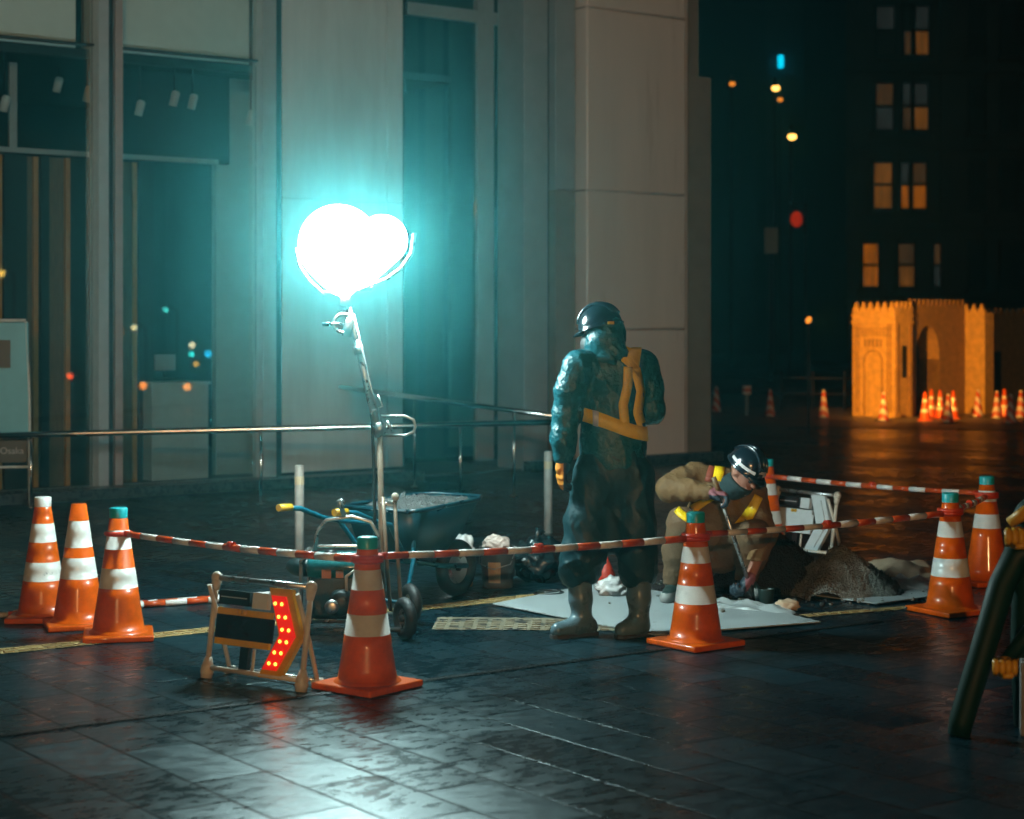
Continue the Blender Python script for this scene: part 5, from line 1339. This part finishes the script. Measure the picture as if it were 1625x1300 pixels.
# floodlight that lights it
lp_ = Vector((fx(1283, 28.3), 28.3, fz(508, 28.3)))
t = thing('gate_floodlight', 'small orange floodlight on a thin pole left of the gate', 'floodlight', (lp_.x, lp_.y, 0))
mb = MB(); mb.tube([(0, 0, 0), (0, 0, lp_.z-.06)], .018, 'black_paint', 8); mb.build('pole', t)
mb = MB(); mb.box((0, .03, lp_.z), (.12, .05, .10), 'black_paint', (0, 0, .3), bev=.01); mb.build('housing', t)
mb = MB(); mb.ball((.0, -.01, lp_.z), (.045, .03, .06), 'sodium_dim', (0, .5, 0), sub=2); mb.build('bulb', t)
ld = bpy.data.lights.new('gate_light', 'SPOT'); ld.energy = 2900; ld.color = (1, .40, .05); ld.shadow_soft_size = .05; ld.spot_size = R(52); ld.spot_blend = .6
lo = bpy.data.objects.new('gate_light', ld); COL.objects.link(lo); lo.location = (.12, .02, lp_.z); lo.parent = t; lo.rotation_euler = Vector((2.9, 5.4, -.25)).to_track_quat('-Z', 'Y').to_euler()

# far cones
FC = [(1137, 655, 0), (1222, 662, 0), (1307, 664, 0), (1402, 669, 0), (1468, 668, 1), (1478, 662, 1), (1492, 664, 1), (1505, 672, 0), (1513, 665, 1), (1552, 663, 0), (1582, 665, 0), (1594, 661, 1), (1604, 673, 0), (1620, 664, 0)]
FL = ['small striped cone at the foot of the building corner', 'striped cone standing alone second from the building corner', 'striped cone standing alone in the gap left of the gate', 'striped cone standing in front of the lit left tower of the gate',
      'orange cone brightest and frontmost left of the gate arch', 'orange cone tucked behind the brightest far cone', 'orange cone alone just right of the brightest pair', 'low striped cone in front of the gate arch', 'slim orange cone set back right before the gate arch opening',
      'striped cone at the foot of the right gate pillar', 'striped cone just right of the gate pillar', 'orange cone second from the right edge of the far row', 'frontmost striped cone near the right edge', 'striped cone cut by the right edge of the picture']
fcm = {}
for (px, py, o_), lb in zip(FC, FL):
    p = gp(px, py)
    t = thing('traffic_cone', lb, 'traffic cone', p, random.uniform(0, 1.5), 'small cones round the far gate')
    if o_ not in fcm:
        mb = MB(); mb.box((0, 0, .012), (.26, .26, .024), 'orange' if o_ else 'black_paint'); b_ = mb.build('base', t)
        if o_: prof, ms = [(.095, .024), (.078, .15), (.068, .21), (.050, .33), (.042, .38), (.026, .50), (.012, .51)], ['orange', 'conewhite', 'orange', 'conewhite', 'orange', 'orange']
        else: prof, ms = [(.095, .024), (.06, .26), (.026, .50), (.012, .51)], ['diag']*3
        mb = MB(); mb.lathe(prof, 'diag', 18, mats=ms); c_ = mb.build('body', t); fcm[o_] = (b_, c_)
    else:
        for s in fcm[o_]: c_ = s.copy(); COL.objects.link(c_); c_.parent = t
# low chain fence behind the cones
t = thing('low_fence', 'thin low fence with round-topped posts left of the gate', 'fence', (0, 0, 0))
xs = [fx(px, 36.) for px in (1240, 1290, 1340, 1371, 1384)]
for i, x in enumerate(xs):
    mb = MB(); h = .75 if i < 3 else .95; mb.tube([(x, 36, 0), (x, 36, h)], .018, 'black_paint', 8); mb.ball((x, 36, h), (.03, .03, .03), 'black_paint', sub=1); mb.build('post', t)
mb = MB(); mb.tube([(fx(1150, 36.), 36, .68), (fx(1430, 36.), 35.6, .62)], .012, 'black_paint', 6); mb.tube([(fx(1150, 36.), 36, .35), (fx(1430, 36.), 35.6, .33)], .012, 'black_paint', 6); mb.build('rail', t)
t = thing('guide_post', 'round striped guide post between two far cones', 'post', gp(1185, 660))
mb = MB(); mb.tube([(0, 0, 0), (0, 0, .40)], .03, 'far_pale', 10); mb.build('post', t)
mb = MB()
for k, m in enumerate(('bar_white', 'bar_red', 'bar_white')): mb.lathe([(.085, .40+k*.055), (.085, .45+k*.055)], m, 16)
mb.lathe([(0, .40), (.084, .40)], 'far_pale', 16); mb.lathe([(.085, .56), (0, .575)], 'far_pale', 16); mb.build('banded_head', t)

# ------------------------------------------------------------------ lights of the street to the right, seen as reflections in the shop glass
nF = Vector((ST, -CT, 0))
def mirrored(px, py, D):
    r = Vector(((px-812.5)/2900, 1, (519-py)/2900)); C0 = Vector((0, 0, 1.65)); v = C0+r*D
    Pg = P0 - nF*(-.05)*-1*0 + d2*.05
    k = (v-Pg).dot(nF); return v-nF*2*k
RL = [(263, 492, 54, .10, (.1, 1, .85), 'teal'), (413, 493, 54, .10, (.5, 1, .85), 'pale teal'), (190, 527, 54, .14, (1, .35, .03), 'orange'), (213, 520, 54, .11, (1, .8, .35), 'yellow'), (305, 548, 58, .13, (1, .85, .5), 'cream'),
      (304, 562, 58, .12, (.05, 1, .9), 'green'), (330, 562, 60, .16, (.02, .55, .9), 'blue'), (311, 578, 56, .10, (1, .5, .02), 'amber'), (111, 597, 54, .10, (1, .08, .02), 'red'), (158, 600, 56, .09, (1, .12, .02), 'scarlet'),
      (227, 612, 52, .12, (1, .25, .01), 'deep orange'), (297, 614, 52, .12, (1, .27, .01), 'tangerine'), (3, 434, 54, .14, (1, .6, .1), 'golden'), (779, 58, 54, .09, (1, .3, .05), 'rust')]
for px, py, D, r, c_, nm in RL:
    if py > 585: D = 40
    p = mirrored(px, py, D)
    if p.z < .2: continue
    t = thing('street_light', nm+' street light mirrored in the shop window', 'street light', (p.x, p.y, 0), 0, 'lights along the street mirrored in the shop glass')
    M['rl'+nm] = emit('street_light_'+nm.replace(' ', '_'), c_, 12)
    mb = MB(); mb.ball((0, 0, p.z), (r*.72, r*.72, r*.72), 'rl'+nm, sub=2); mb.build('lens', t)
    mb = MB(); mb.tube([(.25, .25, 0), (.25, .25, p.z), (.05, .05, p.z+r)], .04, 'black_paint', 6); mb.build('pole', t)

# ------------------------------------------------------------------ the street lamp behind the photographer, source of the warm light
sl = thing('street_lamp', 'tall sodium street lamp behind the camera', 'street lamp', (.6, -21.0, 0))
mb = MB(); mb.tube([(0, 0, 0), (0, 0, 5.6), (0, .25, 5.95), (0, .8, 6.05)], [.07, .055, .05, .04], 'black_paint', 12); mb.build('pole', sl)
mb = MB(); mb.box((0, 1.05, 6.06), (.22, .6, .10), 'black_paint', bev=.03); mb.build('hood', sl)
ld = bpy.data.lights.new('street_light', 'POINT'); ld.energy = WARM_POWER; ld.color = WARM; ld.shadow_soft_size = .12
lo = bpy.data.objects.new('street_light', ld); COL.objects.link(lo); lo.location = (0, 1.05, 5.85); lo.parent = sl

# ------------------------------------------------------------------ rain-laden air
M['haze'] = bpy.data.materials.new('damp_air'); M['haze'].use_nodes = True
n = M['haze'].node_tree.nodes; n.remove(n['Principled BSDF'])
pv = n.new('ShaderNodeVolumePrincipled'); pv.inputs['Color'].default_value = (.20, .95, 1.0, 1); pv.inputs['Density'].default_value = HAZE_DENSITY; pv.inputs['Anisotropy'].default_value = .925
M['haze'].node_tree.links.new(pv.outputs[0], n['Material Output'].inputs['Volume'])
mb = MB(); mb.box((0, 440, 14.5), (1500, 1400, 31), 'haze'); kind(mb.build('haze'), 'stuff')
